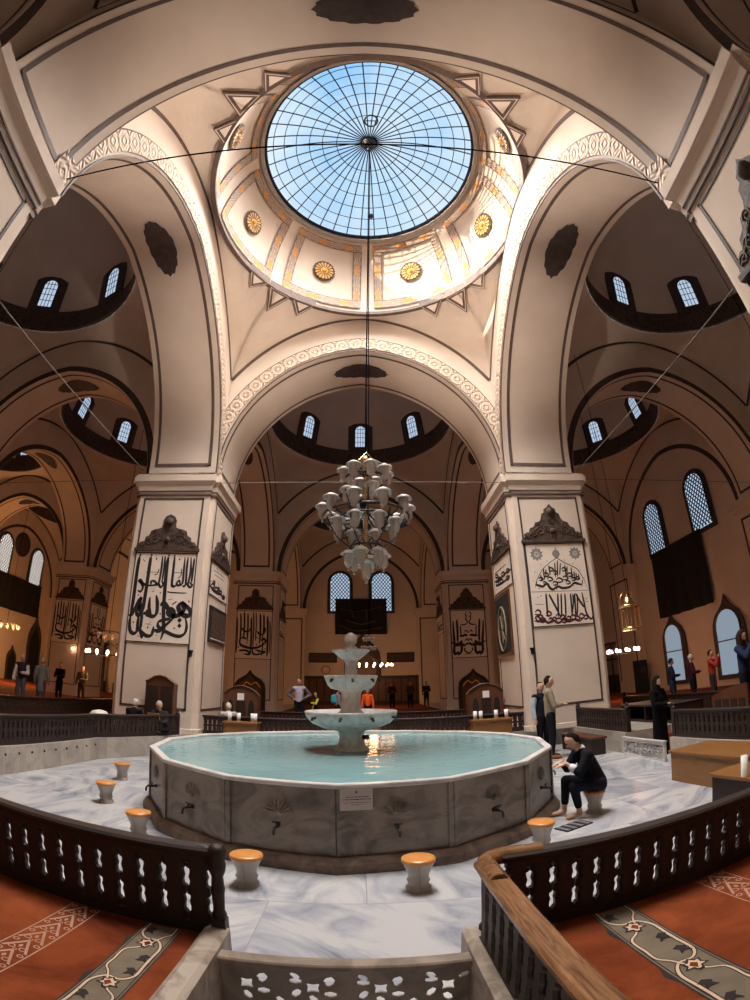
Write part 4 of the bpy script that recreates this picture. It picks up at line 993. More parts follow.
# tall dark bookcase against the pier
t=thing('bookcase','dark arched wooden bookcase against pier with bold calligraphy','bookcase',(-5.66,4.80,ZP)); w=.86;h=1.55
out=[(-w/2,0),(-w/2,h*.90),(-w*.38,h*.92),(-w*.2,h*.99),(0,h*1.01),(w*.2,h*.99),(w*.38,h*.92),(w/2,h*.88),(w/2,0)]
b=MB(); b.prism(out,(0,.29,0),X_,(0,0,1),(0,-1,0),.29); b.build('body',M['redwood'],t)
for s in (-1,1): MB().box(s*.22-.18,s*.22+.18,-.02,0,.1,1.3).build('door',M['wood'],t)
b=MB(); b.tube([(u*1.03,-.01,v+.02) for u,v in out[1:-1]],.025,6); b.build('cornice_moulding',M['redwood'],t)
# bench before the white kerb
t=thing('wooden_bench','brown wooden bench against white kerb behind seated man','bench',(5.55,3.55,0),PI/2)
b=MB(); b.box(-.95,.95,-.2,.22,.38,.43); b.build('seat',M['redwood'],t)
b=MB(); b.box(-.9,.9,-.16,.18,.04,.38); b.build('body',M['wood'],t)
for s in (-1,1): b=MB(); b.box(s*.85-.04,s*.85+.04,-.18,.2,0,.38); b.build('leg',M['wood'],t)
# honey wooden box by the court edge
t=thing('wooden_box','large plain honey-brown wooden box beside white pierced screen','box',(5.42,-2.05,0))
b=MB(); b.box(-.42,.42,-.95,.95,0,.48); b.build('body',M['boxwood'],t); b=MB(); b.box(-.45,.45,-.98,.98,.48,.52); b.build('lid',M['boxwood'],t)
t=thing('small_table','small brown table with white roll, past the honey box','table',(4.72,-3.45,0))
b=MB(); b.box(-.42,.42,-.5,.5,.42,.46); b.build('tabletop',M['boxwood'],t)
b=MB(); b.box(-.38,.38,-.45,.45,.0,.42); b.build('body',M['wood'],t)
b=MB(); b.lathe([(.045,0),(.045,.26),(.035,.26),(.03,.1)],16); tag(b.build('paper_roll',M['white'],loc=(4.36,-3.62,.46)),'upright white paper roll on small table beside honey box','paper roll')
# raised wooden pulpit box and panel seen beyond the side balustrade
t=thing('preacher_desk','tall reddish wooden desk with light top beyond side balustrade','desk',(7.95,-1.35,ZP))
b=MB(); b.box(-.4,.4,-.6,.6,0,1.35); b.build('body',M['redwood'],t); b=MB(); b.box(-.45,.45,-.65,.65,1.35,1.42); b.build('top',M['honey'],t)
t=thing('wooden_partition','low curved-top reddish wooden partition next to tall desk','partition',(7.35,.55,ZP),-PI/2)
b=MB(); b.prism([(0,0),(0,.62)]+[(1.15*i/10,.62+.22*sin(PI*i/20)) for i in range(1,11)]+[(1.15,0)],(0,0,0),X_,(0,0,1),(0,1,0),.06); b.build('panel',M['redwood'],t)
b=MB()
for k in range(4): b.box(.1+k*.26,.28+k*.26,-.015,0,.1,.55)
b.build('raised_fields',M['wood'],t)
t=thing('shoe_rack','low dark wooden shoe rack between side balustrades','rack',(7.9,3.5,ZP))
b=MB(); b.box(-.5,.5,-1.3,1.3,.0,.05); b.box(-.5,.5,-1.3,1.3,.42,.47); b.box(-.5,.5,-1.3,-1.25,0,.45); b.box(-.5,.5,1.25,1.3,0,.45); b.box(.45,.5,-1.3,1.3,0,.45); b.build('frame',M['wood'],t)
b=MB(); b.box(-.48,.48,-.02,.02,.05,.42); b.build('divider',M['wood'],t)
t=thing('speaker_box','black loudspeaker standing against the wall near latticed windows','loudspeaker',(15.9,17.0,ZP))
b=MB(); b.box(-.3,.3,-.3,.3,0,1.9); b.build('body',M['cloth'],t); b=MB(); b.lathe([(.22,0),(.2,-.02),(.05,-.04)],20,(0,-.31,1.3),axis='y'); b.build('cone',M['iron'],t)
# dark wooden screen and wainscot by the rear wall
t=thing('rear_wainscot','dark wooden panelling along the rear wall behind the visitors','panelling',(0,YF-.25,ZP))
b=MB(); b.box(-4.9,6.2,-.1,.2,0,2.35); b.build('panel',M['wood'],t)
b=MB()
for i in range(18): b.box(-4.8+i*.62,-4.8+i*.62+.5,-.13,-.1,.3,2.1)
b.build('raised_panels',M['redwood'],t)
# pointed mihrab niche on the rear wall
b=MB(); b.prism(ogee(3.0,5.7),(.1,YF-.02,ZP+.4),X_,(0,0,1),(0,-1,0),.12); o=tag(b.build('prayer_niche',M['dark']),'tall pointed dark prayer niche behind the fountain','niche')
b=MB(); b.prism(ogee(2.2,4.9),(.1,YF-.15,ZP+.4),X_,(0,0,1),(0,-1,0),.03); b.build('tiled_back',M['redwood'],o)
for x0,x1,lab in ((-4.3,-2.0,'long dark inscription plate on rear wall, window side of big pier'),(2.1,4.35,'long dark inscription plate on rear wall, near mirrored calligraphy')):
    b=MB(); b.box(x0,x1,YF-.08,YF,3.95,4.75); o=tag(b.build('inscription_plate',M['cloth']),lab,'plate'); b=MB(); b.box(x0+.08,x1-.08,YF-.10,YF-.08,4.03,4.67); b.build('face',M['dark'],o)
b=MB(); b.lathe([(.36,0),(.36,.06),(.30,.07)],24,(-2.9,YF-.08,3.35),axis='y',cap=False); o=tag(b.build('wall_clock',M['brownline']),'small round clock on rear wall under inscription plate','clock')
b=MB(); b.lathe([(.3,-.0),(.01,-.01)],24,(-2.9,YF-.04,3.35),axis='y'); b.build('dial',M['plaster'],o)
def wall_niche(name,label,cat,o,ax,az,w,h,m_='dark',inner='cloth'):
    o=Vector(o); ax=Vector(ax); az=Vector(az)
    b=MB(); b.prism(ogee(w,h),o,ax,(0,0,1),az,.10); q=tag(b.build(name,M[m_]),label,cat)
    b=MB(); b.prism(ogee(w*.72,h*.86),o+az*.10,ax,(0,0,1),az,.03); b.build('recess_panel',M[inner],q); return q
wall_niche('pointed_niche','tall pointed dark niche on far side wall under dark hanging cloth','niche',(XL,29.4,ZP),Y_,(1,0,0),2.0,6.0)
wall_niche('pointed_niche','small dark pointed doorway niche on far side wall near white-sleeved visitor','niche',(XL,26.4,ZP),Y_,(1,0,0),1.3,2.9)
for x,l in ((-22.4,'closer to pier lettering'),(-20.9,'next to glass-cup chandelier')):
    t=thing('wooden_column','slim dark wooden column against rear wall, %s'%l,'column',(x,YF-.5,ZP)); b=MB(); b.box(-.28,.28,-.28,.28,0,.9); b.build('base',M['wood'],t); b=MB(); b.lathe([(.2,.9),(.16,1.0),(.15,3.9),(.24,4.1)],14); b.box(-.27,.27,-.27,.27,4.1,4.25); b.build('shaft',M['wood'],t)
t=thing('glazed_screen','dark wooden glazed partition with pale panes below the pink bulbs','partition',(XR-.15,21.4,ZP),PI/2)
b=MB(); 
for u in (-1.9,-.65,.6,1.85): b.box(u-.06,u+.06,-.05,.05,0,3.4)
for z_ in (0,1.1,2.2,3.3): b.box(-1.9,1.9,-.05,.05,z_,z_+.12)
b.build('frame',M['wood'],t)
for a in range(3):
    for c in range(3):
        b=MB(); b.box(-1.84+a*1.25,-.71+a*1.25,-.01,.01,.12+c*1.1,1.1+c*1.1); b.build('pane',M['greyink'] if c else M['wood'],t)
# ------------------------------------------------------------------ cloth hangings
def banner(label,o,ax,az,w,h,sag=.06,scr=True,tilt=0,curves=None):
    t=thing('cloth_hanging',label,'hanging',o); ax=Vector(ax);az=Vector(az);ay=Vector((0,0,1))
    nx,ny=24,12; rows=[]
    for j in range(ny+1):
        rows.append([ax*(w*(i/nx-.5))+ay*(-h*j/ny+tilt*(i/nx-.5))+az*(.12+sag*sin(i*1.1)*(j/ny)) for i in range(nx+1)])
    b=MB(); b.grid(rows); b.grid([[p-az*.03 for p in r] for r in rows]); b.build('cloth',M['cloth'],t)
    b=MB(); b.tube([ax*(-w/2-.1)+az*.12+ay*(-tilt/2),ax*(w/2+.1)+az*.12+ay*tilt/2],.04,6); b.build('rod',M['iron'],t)
    b=MB(); 
    for c in (curves or []): b.tube([ax*u*w+ay*(-v*h)+az*(.2+sag) for u,v in catmull(c,5)],.05,5)
    if curves: b.build('embroidery',M['crest'],t)
banner('black cloth hanging with faint curved script under rear windows',(0,YF,9.3),X_,(0,-1,0),4.3,3.0,curves=[[(-.4,.28),(-.1,.36),(.2,.3),(.42,.22)],[(-.3,.6),(0,.72),(.3,.62)],[(-.42,.75),(-.1,.9),(.3,.84),(.4,.8)],[(-.2,.3),(-.15,.5)],[(.1,.3),(.12,.6)]])
banner('large dark cloth hanging between latticed windows and side doors',(XR,13.35,8.30),Y_,(-1,0,0),4.7,3.75,.1,curves=None)
banner('dark cloth hanging below the orange-lit latticed windows',(XL,26.1,9.0),Y_,(1,0,0),6.3,2.8,.1)
# framed pictures on the inner sides of the two front piers
b=MB(); b.box(-4.64,-4.58,5.70,7.46,3.20,4.32); o=tag(b.build('framed_board',M['iron']),'dark framed board below small lettering on inner side of pier','picture'); b=MB(); b.box(-4.575,-4.57,5.82,7.34,3.38,4.20); b.build('board_face',M['crest'],o); b=MB(); b.box(-4.575,-4.56,5.82,7.34,3.30,3.34); b.build('bottom_strip',M['marble'],o)
b=MB(); b.box(4.58,4.64,5.92,7.56,2.74,4.82); o=tag(b.build('framed_picture',M['redwood']),'tall framed dark picture with pale oval emblem on inner side of pier','picture'); b=MB(); b.box(4.57,4.575,6.02,7.46,2.86,4.70); b.build('picture_face',M['cloth'],o)
b=MB(); b.tube([(4.55,6.74+.42*cos(t),3.65+.72*sin(t)) for t in [2*PI*i/28 for i in range(28)]],.03,6,closed=True)
for c in ([(6.5,4.0),(6.7,3.6),(6.9,4.1)],[(6.55,3.3),(6.75,3.6),(7.0,3.4)],[(6.6,4.3),(6.7,3.9),(6.75,3.2)]): b.tube([(4.55,u,v) for u,v in catmull(c,5)],.022,5)
b.build('gilt_emblem',M['brownline2'],o)
# ------------------------------------------------------------------ chandeliers
def lamp_mb(s=1):
    cap=MB(); cap.lathe([(.015*s,.03*s),(.05*s,.03*s),(.125*s,-.02*s),(.135*s,-.05*s),(.125*s,-.05*s),(.08*s,-.02*s)],16,cap=False)
    gl=MB(); gl.lathe([(.075*s,-.03*s),(.08*s,-.10*s),(.078*s,-.17*s),(.06*s,-.235*s),(.02*s,-.26*s),(.012*s,-.27*s),(.024*s,-.29*s),(.02*s,-.31*s),(.002*s,-.32*s)],14)
    return cap,gl
ch=thing('chandelier','large three-tier chandelier of milky glass cups hanging over the pool','chandelier',(.08,0,3.75)); CZ=3.75
cap,gl=lamp_mb(1.12); first_l=None
for zz,rad,nn,ph in ((6.02,.42,8,.3),(5.62,.36,4,.2),(5.30,.80,10,.1),(4.98,.56,8,.55),(4.38,.32,6,.2),(4.18,.10,2,.5)):
    for k in range(nn):
        t_=2*PI*(k+ph)/nn; loc=(rad*cos(t_),rad*sin(t_),zz-CZ)
        if first_l is None:
            g=gl.build('glass_lamp',M['lampglass'],ch,loc=loc); cap.build('lamp_cap',M['marble'],g); first_l=g
        else: dup(first_l,loc=loc,parent=ch)
for zz,rad in ((5.82,.40),(5.05,.80),(5.0,.55),(4.48,.30)):
    b=MB(); b.tube([(rad*cos(2*PI*i/40),rad*sin(2*PI*i/40),zz-CZ) for i in range(40)],.022,7,closed=True); b.build('hoop',M['iron'],ch)
for nn,pts in ((8,[(.03,5.9),(.25,6.12),(.40,6.05)]),(12,[(.04,5.15),(.35,5.0),(.62,5.10),(.78,5.34)]),(6,[(.03,4.5),(.18,4.62),(.30,4.42)]),(6,[(.30,4.48),(.55,4.7),(.72,5.05)])):
    for k in range(nn):
        t_=2*PI*(k+.1)/nn; b=MB(); b.tube([(r*cos(t_),r*sin(t_),z_-CZ) for r,z_ in catmull(pts,5)],.014,6); b.build('arm',M['iron'],ch)
b=MB(); b.lathe([(.02,3.95-CZ),(.05,4.05-CZ),(.03,4.2-CZ),(.05,4.5-CZ),(.09,4.6-CZ),(.04,4.75-CZ),(.04,5.3-CZ),(.08,5.45-CZ),(.03,5.6-CZ),(.03,6.1-CZ),(.10,6.2-CZ),(.05,6.32-CZ),(.01,6.34-CZ)],16); b.build('stem',M['brass'],ch)
b=MB(); b.tube([(0,0,6.3-CZ),(.08,0,12-CZ),(DCX-.08,0,Z0+.5-CZ)],.018,6); b.tube([(.06,.02,6.3-CZ),(.11,.02,12-CZ),(DCX-.05,.02,Z0+.5-CZ)],.012,5); b.build('cable',M['blackcord'],ch)
for k in range(3):
    t_=2*PI*k/3; b=MB(); b.tube([(.25*cos(t_),.25*sin(t_),6.15-CZ),(.02,0,6.42-CZ)],.012,5); b.build('chain',M['brass'],ch)
b=MB(); b.lathe([(.05,4.85-CZ),(.06,4.9-CZ),(.06,4.97-CZ),(.05,5.0-CZ)],10,(-.05,-.72,.12)); b.build('spotlight',M['steel'],ch)
# small tiered chandelier in the next bay
def cups_chandelier(label,loc,rings,top,s=1.0,lit=None,nb=0,group=None,lp=0,col=(1,.7,.45)):
    t=thing('chandelier',label,'chandelier',loc,group=group)
    cap,gl=lamp_mb(s); f=None
    for zz,rad,nn in rings:
        for k in range(nn):
            a=2*PI*(k+.25)/nn; l=(rad*cos(a),rad*sin(a),zz)
            if f is None: f=gl.build('glass_lamp',M['lampglass'],t,loc=l); cap.build('lamp_cap',M['marble'],f)
            else: dup(f,loc=l,parent=t)
        b=MB(); b.tube([(rad*cos(2*PI*i/32),rad*sin(2*PI*i/32),zz+.06*s) for i in range(32)],.02*s,6,closed=True)
        for k in range(4): a=PI/2*k+.4; b.tube([(0,0,zz+.12*s),(rad*cos(a),rad*sin(a),zz+.06*s)],.014*s,5)
        b.build('hoop',M['iron'],t)
    if lit:
        zz,rad,nn,m_=lit
        for k in range(nn):
            a=2*PI*k/nn; b=MB(); b.sphere((rad*cos(a),rad*sin(a),zz),.085,8,0,(.8,.8,1.2)); b.build('bulb',M[m_],t)
        b=MB(); b.tube([(rad*cos(2*PI*i/40),rad*sin(2*PI*i/40),zz-.12) for i in range(40)],.03,6,closed=True)
        for k in range(6): a=PI/3*k; b.tube([(0,0,zz+.6),(rad*cos(a),rad*sin(a),zz-.12)],.014,5)
        b.build('hoop',M['iron'],t)
    b=MB(); b.tube([(0,0,(lit[0]+.5 if lit and not rings else rings[-1][0])),(0,0,top-loc[2])],.014,5); b.build('cable',M['blackcord'],t)
    if lp:
        l=bpy.data.lights.new('chandelier_light','POINT'); l.energy=lp; l.color=col; l.shadow_soft_size=.5
        q=bpy.data.objects.new('chandelier_light',l); COL.objects.link(q); q.location=(loc[0],loc[1],loc[2]+(lit[0] if lit else 0)-.5)
    return t
WARM=(1,.50,.22)
cups_chandelier('small two-tier glass-cup chandelier in front of rear prayer niche',(.32,12.96,3.4),[(.35,.30,8),(.75,.22,7)],19.5,.62)
cups_chandelier('ring chandelier of glowing orange bulbs behind the fountain top',(.62,25.92,3.0),[],19.5,lit=(.5,1.55,18,'bulb'),lp=LB,col=WARM)
cups_chandelier('glass-cup ring chandelier with lit bulbs behind the pier of bold calligraphy',(-12,12.96,3.0),[(.95,.55,8)],19.5,.95,lit=(.0,1.0,12,'bulb'),lp=LL,col=WARM)
cups_chandelier('ring chandelier of pinkish lit bulbs below the brass lantern',(12.5,12.96,2.9),[],19.5,lit=(.0,.75,10,'bulbpink'),lp=LR,col=WARM)
cups_chandelier('dim ring chandelier over the side hall beyond the long balustrade',(-12,0,4.2),[(.3,.9,12)],19.5,1.0,lp=L0,col=WARM)
cups_chandelier('dim ring chandelier high over side hall near the photographers',(12,0,4.2),[(.3,.9,12)],19.5,1.0,lp=L1,col=WARM)
cups_chandelier('ring chandelier lighting the orange corner vaults of far aisle',(-24,19.5,4.2),[(.3,.9,12)],19.5,1.0,lp=LO,col=(1,.50,.18))
cups_chandelier('unseen ring chandelier added over the near red carpets for fill light',(0,-12.96,4.2),[(.3,.9,12)],19.5,1.0,lp=LN,col=(1,.72,.5))  # out of view; added so its lamp fills the near carpets
for x,y,z_ in ((-21.5,22.5,3.4),(-17.2,17.9,3.3)):
    t=thing('wall_bulb','single glowing bulb on pier beyond the standing visitors','lamp',(x,y,z_),group='single bulbs in the dim aisle'); b=MB(); b.sphere((0,0,0),.10,8); b.build('bulb',M['bulb'],t); b=MB(); b.lathe([(.03,.09),(.05,.1),(.04,.2),(.01,.22)],10); b.build('holder',M['iron'],t)
# brass lantern
lt=thing('brass_lantern','polished brass dome-topped lantern hanging beside pier of domed calligraphy','lantern',(7.55,3.9,3.05))
b=MB(); b.lathe([(.27,0),(.29,.03),(.29,.07),(.25,.08)],20); b.build('base',M['brass'],lt); b=MB(); b.lathe([(.25,.62),(.29,.63),(.31,.68),(.28,.72),(.20,.76),(.14,.80),(.13,.88),(.07,.95),(.03,1.02),(.0,1.05)],20,cap=False); b.build('domed_top',M['brass'],lt)
b=MB()
for k in range(8): a=2*PI*k/8; b.tube([(.26*cos(a),.26*sin(a),.07),(.26*cos(a),.26*sin(a),.63)],.014,6)
b.build('bars',M['brass'],lt)
b=MB(); b.lathe([(.22,.08),(.23,.62)],20,cap=False); b.build('glass',m_glass('lantern_glass',(.8,.65,.45),.25,.1),lt)
b=MB(); b.tube([(.29*cos(t_),0,.70+.42*sin(t_)) for t_ in [PI*i/16 for i in range(17)]],.014,6); b.build('handle',M['brass'],lt)
b=MB(); b.tube([(0,0,1.12),(0,0,9.5)],.008,5); b.build('cable',M['blackcord'],lt)
# ------------------------------------------------------------------ tie cords between piers
def cord(label,a,c,r=.012,m_='greycord',sag=.0,grp=None):
    a,c=Vector(a),Vector(c); n=12; b=MB()
    b.tube([a.lerp(c,i/n)-Vector((0,0,sag*4*(i/n)*(1-i/n))) for i in range(n+1)],r,5); return tag(b.build('tie_cable',M[m_]),label,'cable',grp)
cord('dark cable stretched across below the glass dome between two piers',(-4.5,-5.15,8.55),(4.5,-5.15,8.55),.012,'blackcord',0)
cord('pale cable running from bold-calligraphy pier up across the dim vault',(-7.2,5.0,8.55),(-7.42,-5.0,8.62),.018)
cord('pale cable running from domed-calligraphy pier up across the dim vault',(7.2,5.0,8.5),(7.42,-5.0,8.62),.018)
cord('thin pale cable between the two front piers through the chandelier',(-4.5,5.3,8.2),(4.5,5.3,8.2),.012)
cord('thin faint cable across dim side aisle toward bold-calligraphy pier',(-16.6,5.3,8.3),(-7.3,5.3,8.35),.01)
cord('thin faint cable across side aisle toward latticed windows',(7.3,5.3,8.35),(16.6,5.3,8.3),.01)
# ------------------------------------------------------------------ people
def capsule(p0,r0,p1,r1,seg=10,sx=1,sy=1):
    """closed tapered capsule; sx,sy flatten the section in world x,y"""
    p0=Vector(p0);p1=Vector(p1); d=(p1-p0); L=d.length or 1e-5; d=d/L
    a=d.cross(Vector((0,1,0))) if abs(d.y)<.9 else d.cross(Vector((1,0,0))); a.normalize(); b=d.cross(a)
    rows=[]
    for i in range(5):
        t=-PI/2+PI/2*i/4; rows.append((p0+d*r0*sin(t),max(r0*cos(t),1e-4)))
    for i in range(5):
        t=PI/2*i/4; rows.append((p1+d*r1*sin(t),max(r1*cos(t),1e-4)))
    V=[];
    for c,r in rows:
        for j in range(seg):
            o=a*r*cos(2*PI*j/seg)+b*r*sin(2*PI*j/seg); V.append(c+Vector((o.x*sx,o.y*sy,o.z)))
    return V,seg,len(rows)
def blob(name,caps,m_,parent,voxel=.02,smooth=2):
    b=MB()
    for c in caps:
        V,seg,n=capsule(*c[:4],**(c[4] if len(c)>4 else {}))
        b.grid([V[i*seg:(i+1)*seg] for i in range(n)],0,None,True,closed=True)
        b.add(V[:seg],[tuple(range(seg))[::-1]]); b.add(V[-seg:],[tuple(range(seg))])
    o=b.build(name,m_); 
    md=o.modifiers.new('r','REMESH'); md.mode='VOXEL'; md.voxel_size=voxel; md.use_smooth_shade=True
    if smooth: s=o.modifiers.new('s','SMOOTH'); s.iterations=smooth; s.factor=.5
    dg=bpy.context.evaluated_depsgraph_get(); me=bpy.data.meshes.new_from_object(o.evaluated_get(dg)); o.modifiers.clear()
    old=o.data; o.data=me; bpy.data.meshes.remove(old); me.name=name
    for p in me.polygons: p.use_smooth=True
    if not me.materials: me.materials.append(m_)
    if parent: adopt(o,parent)
    return o
CM={}
def cmat(c,rough=.85):
    if c not in CM: CM[c]=mottled('fabric_%d'%len(CM),tuple(x*.85 for x in c),tuple(min(1,x*1.1) for x in c),6,rough,.3,50,spec=.12)
    return CM[c]
SKIN=mottled('skin',(.52,.30,.20),(.60,.36,.25),8,.55,0)
ARMS={'down':((.25,-.02,1.13),(.27,.06,.88)),'hips':((.42,-.06,1.15),(.20,.07,1.02)),'photo':((.24,.20,1.24),(.07,.27,1.50)),'fold':((.24,.06,1.13),(.05,.27,1.14)),'reach':((.24,.12,1.15),(.22,.36,1.20)),'back':((.25,-.06,1.15),(.08,-.16,.98))}
def joints(pose,arms):
    J={}
    if pose=='stand':
        J=dict(pel=(0,0,.95),chest=(0,.0,1.27),neck=(0,-.01,1.47),head=(0,.02,1.63)); 
        for s,n in ((-1,'L'),(1,'R')):
            J['hip'+n]=(s*.09,0,.92); J['knee'+n]=(s*.10,.02,.50); J['ank'+n]=(s*.11,-.02,.08); J['toe'+n]=(s*.13,.14,.035); J['sho'+n]=(s*.185,-.01,1.41)
            e,w_=ARMS[arms[0 if s<0 else 1]]; J['elb'+n]=(s*e[0],e[1],e[2]); J['wri'+n]=(s*w_[0],w_[1],w_[2])
    elif pose=='stool':
        J=dict(pel=(0,0,.43),chest=(0,.15,.72),neck=(0,.26,.91),head=(0,.35,1.03))
        for s,n in ((-1,'L'),(1,'R')):
            J['hip'+n]=(s*.09,.02,.43); J['knee'+n]=(s*.13,.42,.47+.02*s); J['ank'+n]=(s*.12,.40+.06*s,.09); J['toe'+n]=(s*.13,.57+.06*s,.03); J['sho'+n]=(s*.18,.22,.85)
            J['elb'+n]=(s*.21,.36,.64); J['wri'+n]=(s*.07,.50,.77)
    elif pose=='bend':
        J=dict(pel=(0,0,.92),chest=(0,.22,1.12),neck=(0,.40,1.22),head=(0,.52,1.24))
        for s,n in ((-1,'L'),(1,'R')):
            J['hip'+n]=(s*.09,0,.90); J['knee'+n]=(s*.10,.08,.48); J['ank'+n]=(s*.11,-.02,.08); J['toe'+n]=(s*.13,.14,.035); J['sho'+n]=(s*.185,.33,1.18); J['elb'+n]=(s*.2,.42,.92); J['wri'+n]=(s*.12,.50,.70)
    else:
        J=dict(pel=(0,0,.13),chest=(0,.04,.43),neck=(0,.05,.63),head=(0,.10,.77))
        for s,n in ((-1,'L'),(1,'R')):
            J['hip'+n]=(s*.09,0,.12); J['knee'+n]=(s*.34,.28,.15); J['ank'+n]=(-s*.06,.36,.09); J['toe'+n]=(-s*.18,.40,.06); J['sho'+n]=(s*.185,.04,.57)
            J['elb'+n]=(s*.24,.14,.34); J['wri'+n]=(s*.09,.33,.36)
    return {k:Vector(v) for k,v in J.items()}
def person(label,loc,face,top,bottom,hair,pose='stand',arms=('down','down'),H=1.75,vox=.022,sleeves=None,shoes=(.03,.025,.02),bare=False,look=0,robe=None,vest=None,cap=None,group=None,fingers=True,longhair=False,bag=None,glasses=False,coat=False):
    """face: heading in degrees, 0 = +y"""
    t=thing('person',label,'person',loc,math.radians(face),group); t.scale=(H/1.75,)*3
    J=joints(pose,arms); hd=J['head']; up=(hd-J['neck']).normalized(); fw=Vector((sin(look),cos(look),0)); fw=(fw-up*fw.dot(up)*.6).normalized(); rt=fw.cross(up).normalized()
    C=[]
    c=lambda *a,**k: C.append((*a,k) if k else a)
    c(hd-up*.015,.082,hd+up*.045,.085,sy=1.12); c(hd-up*.06+fw*.035,.045,hd+fw*.03,.06); c(J['neck']-up*.05,.052,hd-up*.05,.05)
    c(hd+fw*.09-up*.005,.012,hd+fw*.112-up*.03,.015)
    for s in (-1,1): c(hd+rt*s*.086+up*.0,.012,hd+rt*s*.088-up*.03,.010)
    c(J['pel'],.125,J['chest'],.125,sy=.8); c(J['chest'],.13,J['neck'].lerp(J['chest'],.25),.09,sy=.8)
    for n in 'LR':
        s=-1 if n=='L' else 1
        c(J['chest'].lerp(J['neck'],.55),.075,J['sho'+n],.06); c(J['sho'+n],.055,J['elb'+n],.042); c(J['elb'+n],.042,J['wri'+n],.028)
        c(J['pel'],.10,J['hip'+n],.10); c(J['hip'+n],.09,J['knee'+n],.058); c(J['knee'+n],.056,J['ank'+n],.038); c(J['ank'+n]-Vector((0,0,.03)),.038,J['toe'+n],.032)
        # hand: palm, four bent fingers and a thumb
        w_=J['wri'+n]; d=(w_-J['elb'+n]).normalized(); 
        if pose=='stool': d=Vector((0,.85,-.2)).normalized()
        side=d.cross(Vector((0,0,1))); side=side.normalized() if side.length>.1 else Vector((0,1,0))
        if arms[0]=='down' and pose=='stand': side=Vector((0,1,0))
        nrm=d.cross(side).normalized()
        c(w_,.026,w_+d*.07,.030); 
        if fingers:
            for k,(off,l) in enumerate(((-.030,.060),(-.010,.074),(.010,.070),(.030,.055))):
                a=w_+d*.085+side*off; m_=a+d*l*.55+nrm*.004; e=m_+d*l*.40+nrm*.018; c(a,.0095,m_,.009); c(m_,.009,e,.0075)
            a=w_+d*.03-side*.028; m_=a+d*.035-side*.022; c(a,.012,m_,.0105); c(m_,.0105,m_+d*.03-side*.004,.009)
    blob('body',C,SKIN,t,min(vox,.012) if fingers and vox<.02 else vox,1)
    # clothing
    T=[]; g=.018
    T.append((J['pel']-Vector((0,0,.0)),.135+g,J['chest'],.135+g,dict(sy=.82))); T.append((J['chest'],.14+g,J['neck'].lerp(J['chest'],.35),.10+g,dict(sy=.82)))
    if coat: T.append((J['pel']-Vector((0,0,.30)),.15,J['pel'],.15,dict(sy=.85)))
    full=[]
    for n in 'LR':
        T.append((J['chest'].lerp(J['neck'],.5),.08+g,J['sho'+n],.062+g))
        A=[(J['sho'+n],.060+g,J['elb'+n],.046+g)]
        if sleeves!='short': A.append((J['elb'+n],.046+g,J['wri'+n].lerp(J['elb'+n],.08 if sleeves!='rolled' else .45),.034+g))
        (full if vest else T).extend(A)
    blob('vest' if vest else ('coat' if coat else 'top'),T,cmat(vest or top),t,vox)
    if vest: blob('sleeves',full,cmat(top),t,vox)
    if robe:
        R=[(J['pel']+Vector((0,0,.3)),.17,Vector((0,0,.12)),.22,dict(sy=.8))]; blob('robe',R,cmat(robe),t,vox)
    B=[(J['pel'],.14,J['pel']-Vector((0,0,.04)),.14,dict(sy=.85))] if pose!='floor' else [(J['pel'],.14,J['pel'],.14)]
    for n in 'LR': B+=[(J['hip'+n],.105,J['knee'+n],.075),(J['knee'+n],.073,J['ank'+n].lerp(J['knee'+n],.12 if not bare else .25),.055)]
    blob('trousers',B,cmat(bottom),t,vox)
    if not bare:
        for n in 'LR': blob('shoe',[(J['ank'+n]-Vector((0,.03,.035)),.045,J['toe'+n]+Vector((0,0,.008)),.042)],cmat(shoes),t,vox)
    # hair
    if hair and not cap:
        Hh=[(hd+up*.035-fw*.032,.092,hd+up*.07-fw*.022,.080,dict(sy=1.05)),(hd-up*.02-fw*.05,.062,hd+up*.03-fw*.03,.08)]
        if longhair: Hh+=[(hd-fw*.06,.08,J['chest'].lerp(J['neck'],.5)-fw*.10,.07)]
        blob('hair',Hh,cmat(hair),t,vox,1)
    if cap: blob('headscarf' if longhair else 'cap',[(hd+up*.03-fw*.015,.10,hd+up*.07-fw*.01,.09)]+([(hd-fw*.03,.10,J['neck'],.10)] if longhair else []),cmat(cap),t,vox,1)
    for s in (-1,1): MB().sphere(hd+rt*s*.032+fw*.098+up*.02,.009,6).build('eye',cmat((.03,.015,.012)),t)
    MB().tube([hd+rt*a*.022+fw*.094-up*.062 for a in (-1,0,1)],.005,5).build('mouth',cmat((.10,.03,.025)),t)
    if glasses:
        e=MB()
        for s in (-1,1): e.tube([hd+rt*(s*.034+.024*cos(a))+fw*.115+up*(.02+.02*sin(a)) for a in [2*PI*i/10 for i in range(10)]],.004,5,closed=True)
        e.build('glasses',M['iron'],t)
    if bag:
        bp=J['chest']-Vector((0,.20,.02)); blob('rucksack',[(bp+Vector((-.07,0,-.12)),.11,bp+Vector((-.07,0,.12)),.10),(bp+Vector((.07,0,-.12)),.11,bp+Vector((.07,0,.12)),.10)],cmat(bag),t,vox)
    return t
BLK=(.010,.010,.014); NAVY=(.015,.02,.05)
person('man in black jacket and rolled sleeves sitting on stool, bare feet, washing at pool',(3.20,-1.90,0),90,BLK,(.012,.013,.022),(.012,.009,.008),'stool',H=1.78,vox=.014,sleeves='rolled',bare=True)
b=MB(); b.lathe([(.08,-.02),(.095,.0),(.085,.02)],14,(2.76,-1.90,1.0-.06),cap=False); 
tag(b.build('white_collar',cmat((.8,.8,.8))),None,None); o=bpy.data.objects['white_collar']; pm=[q for q in bpy.data.objects if q.name=='person'][0]; bpy.data.objects.remove(o)
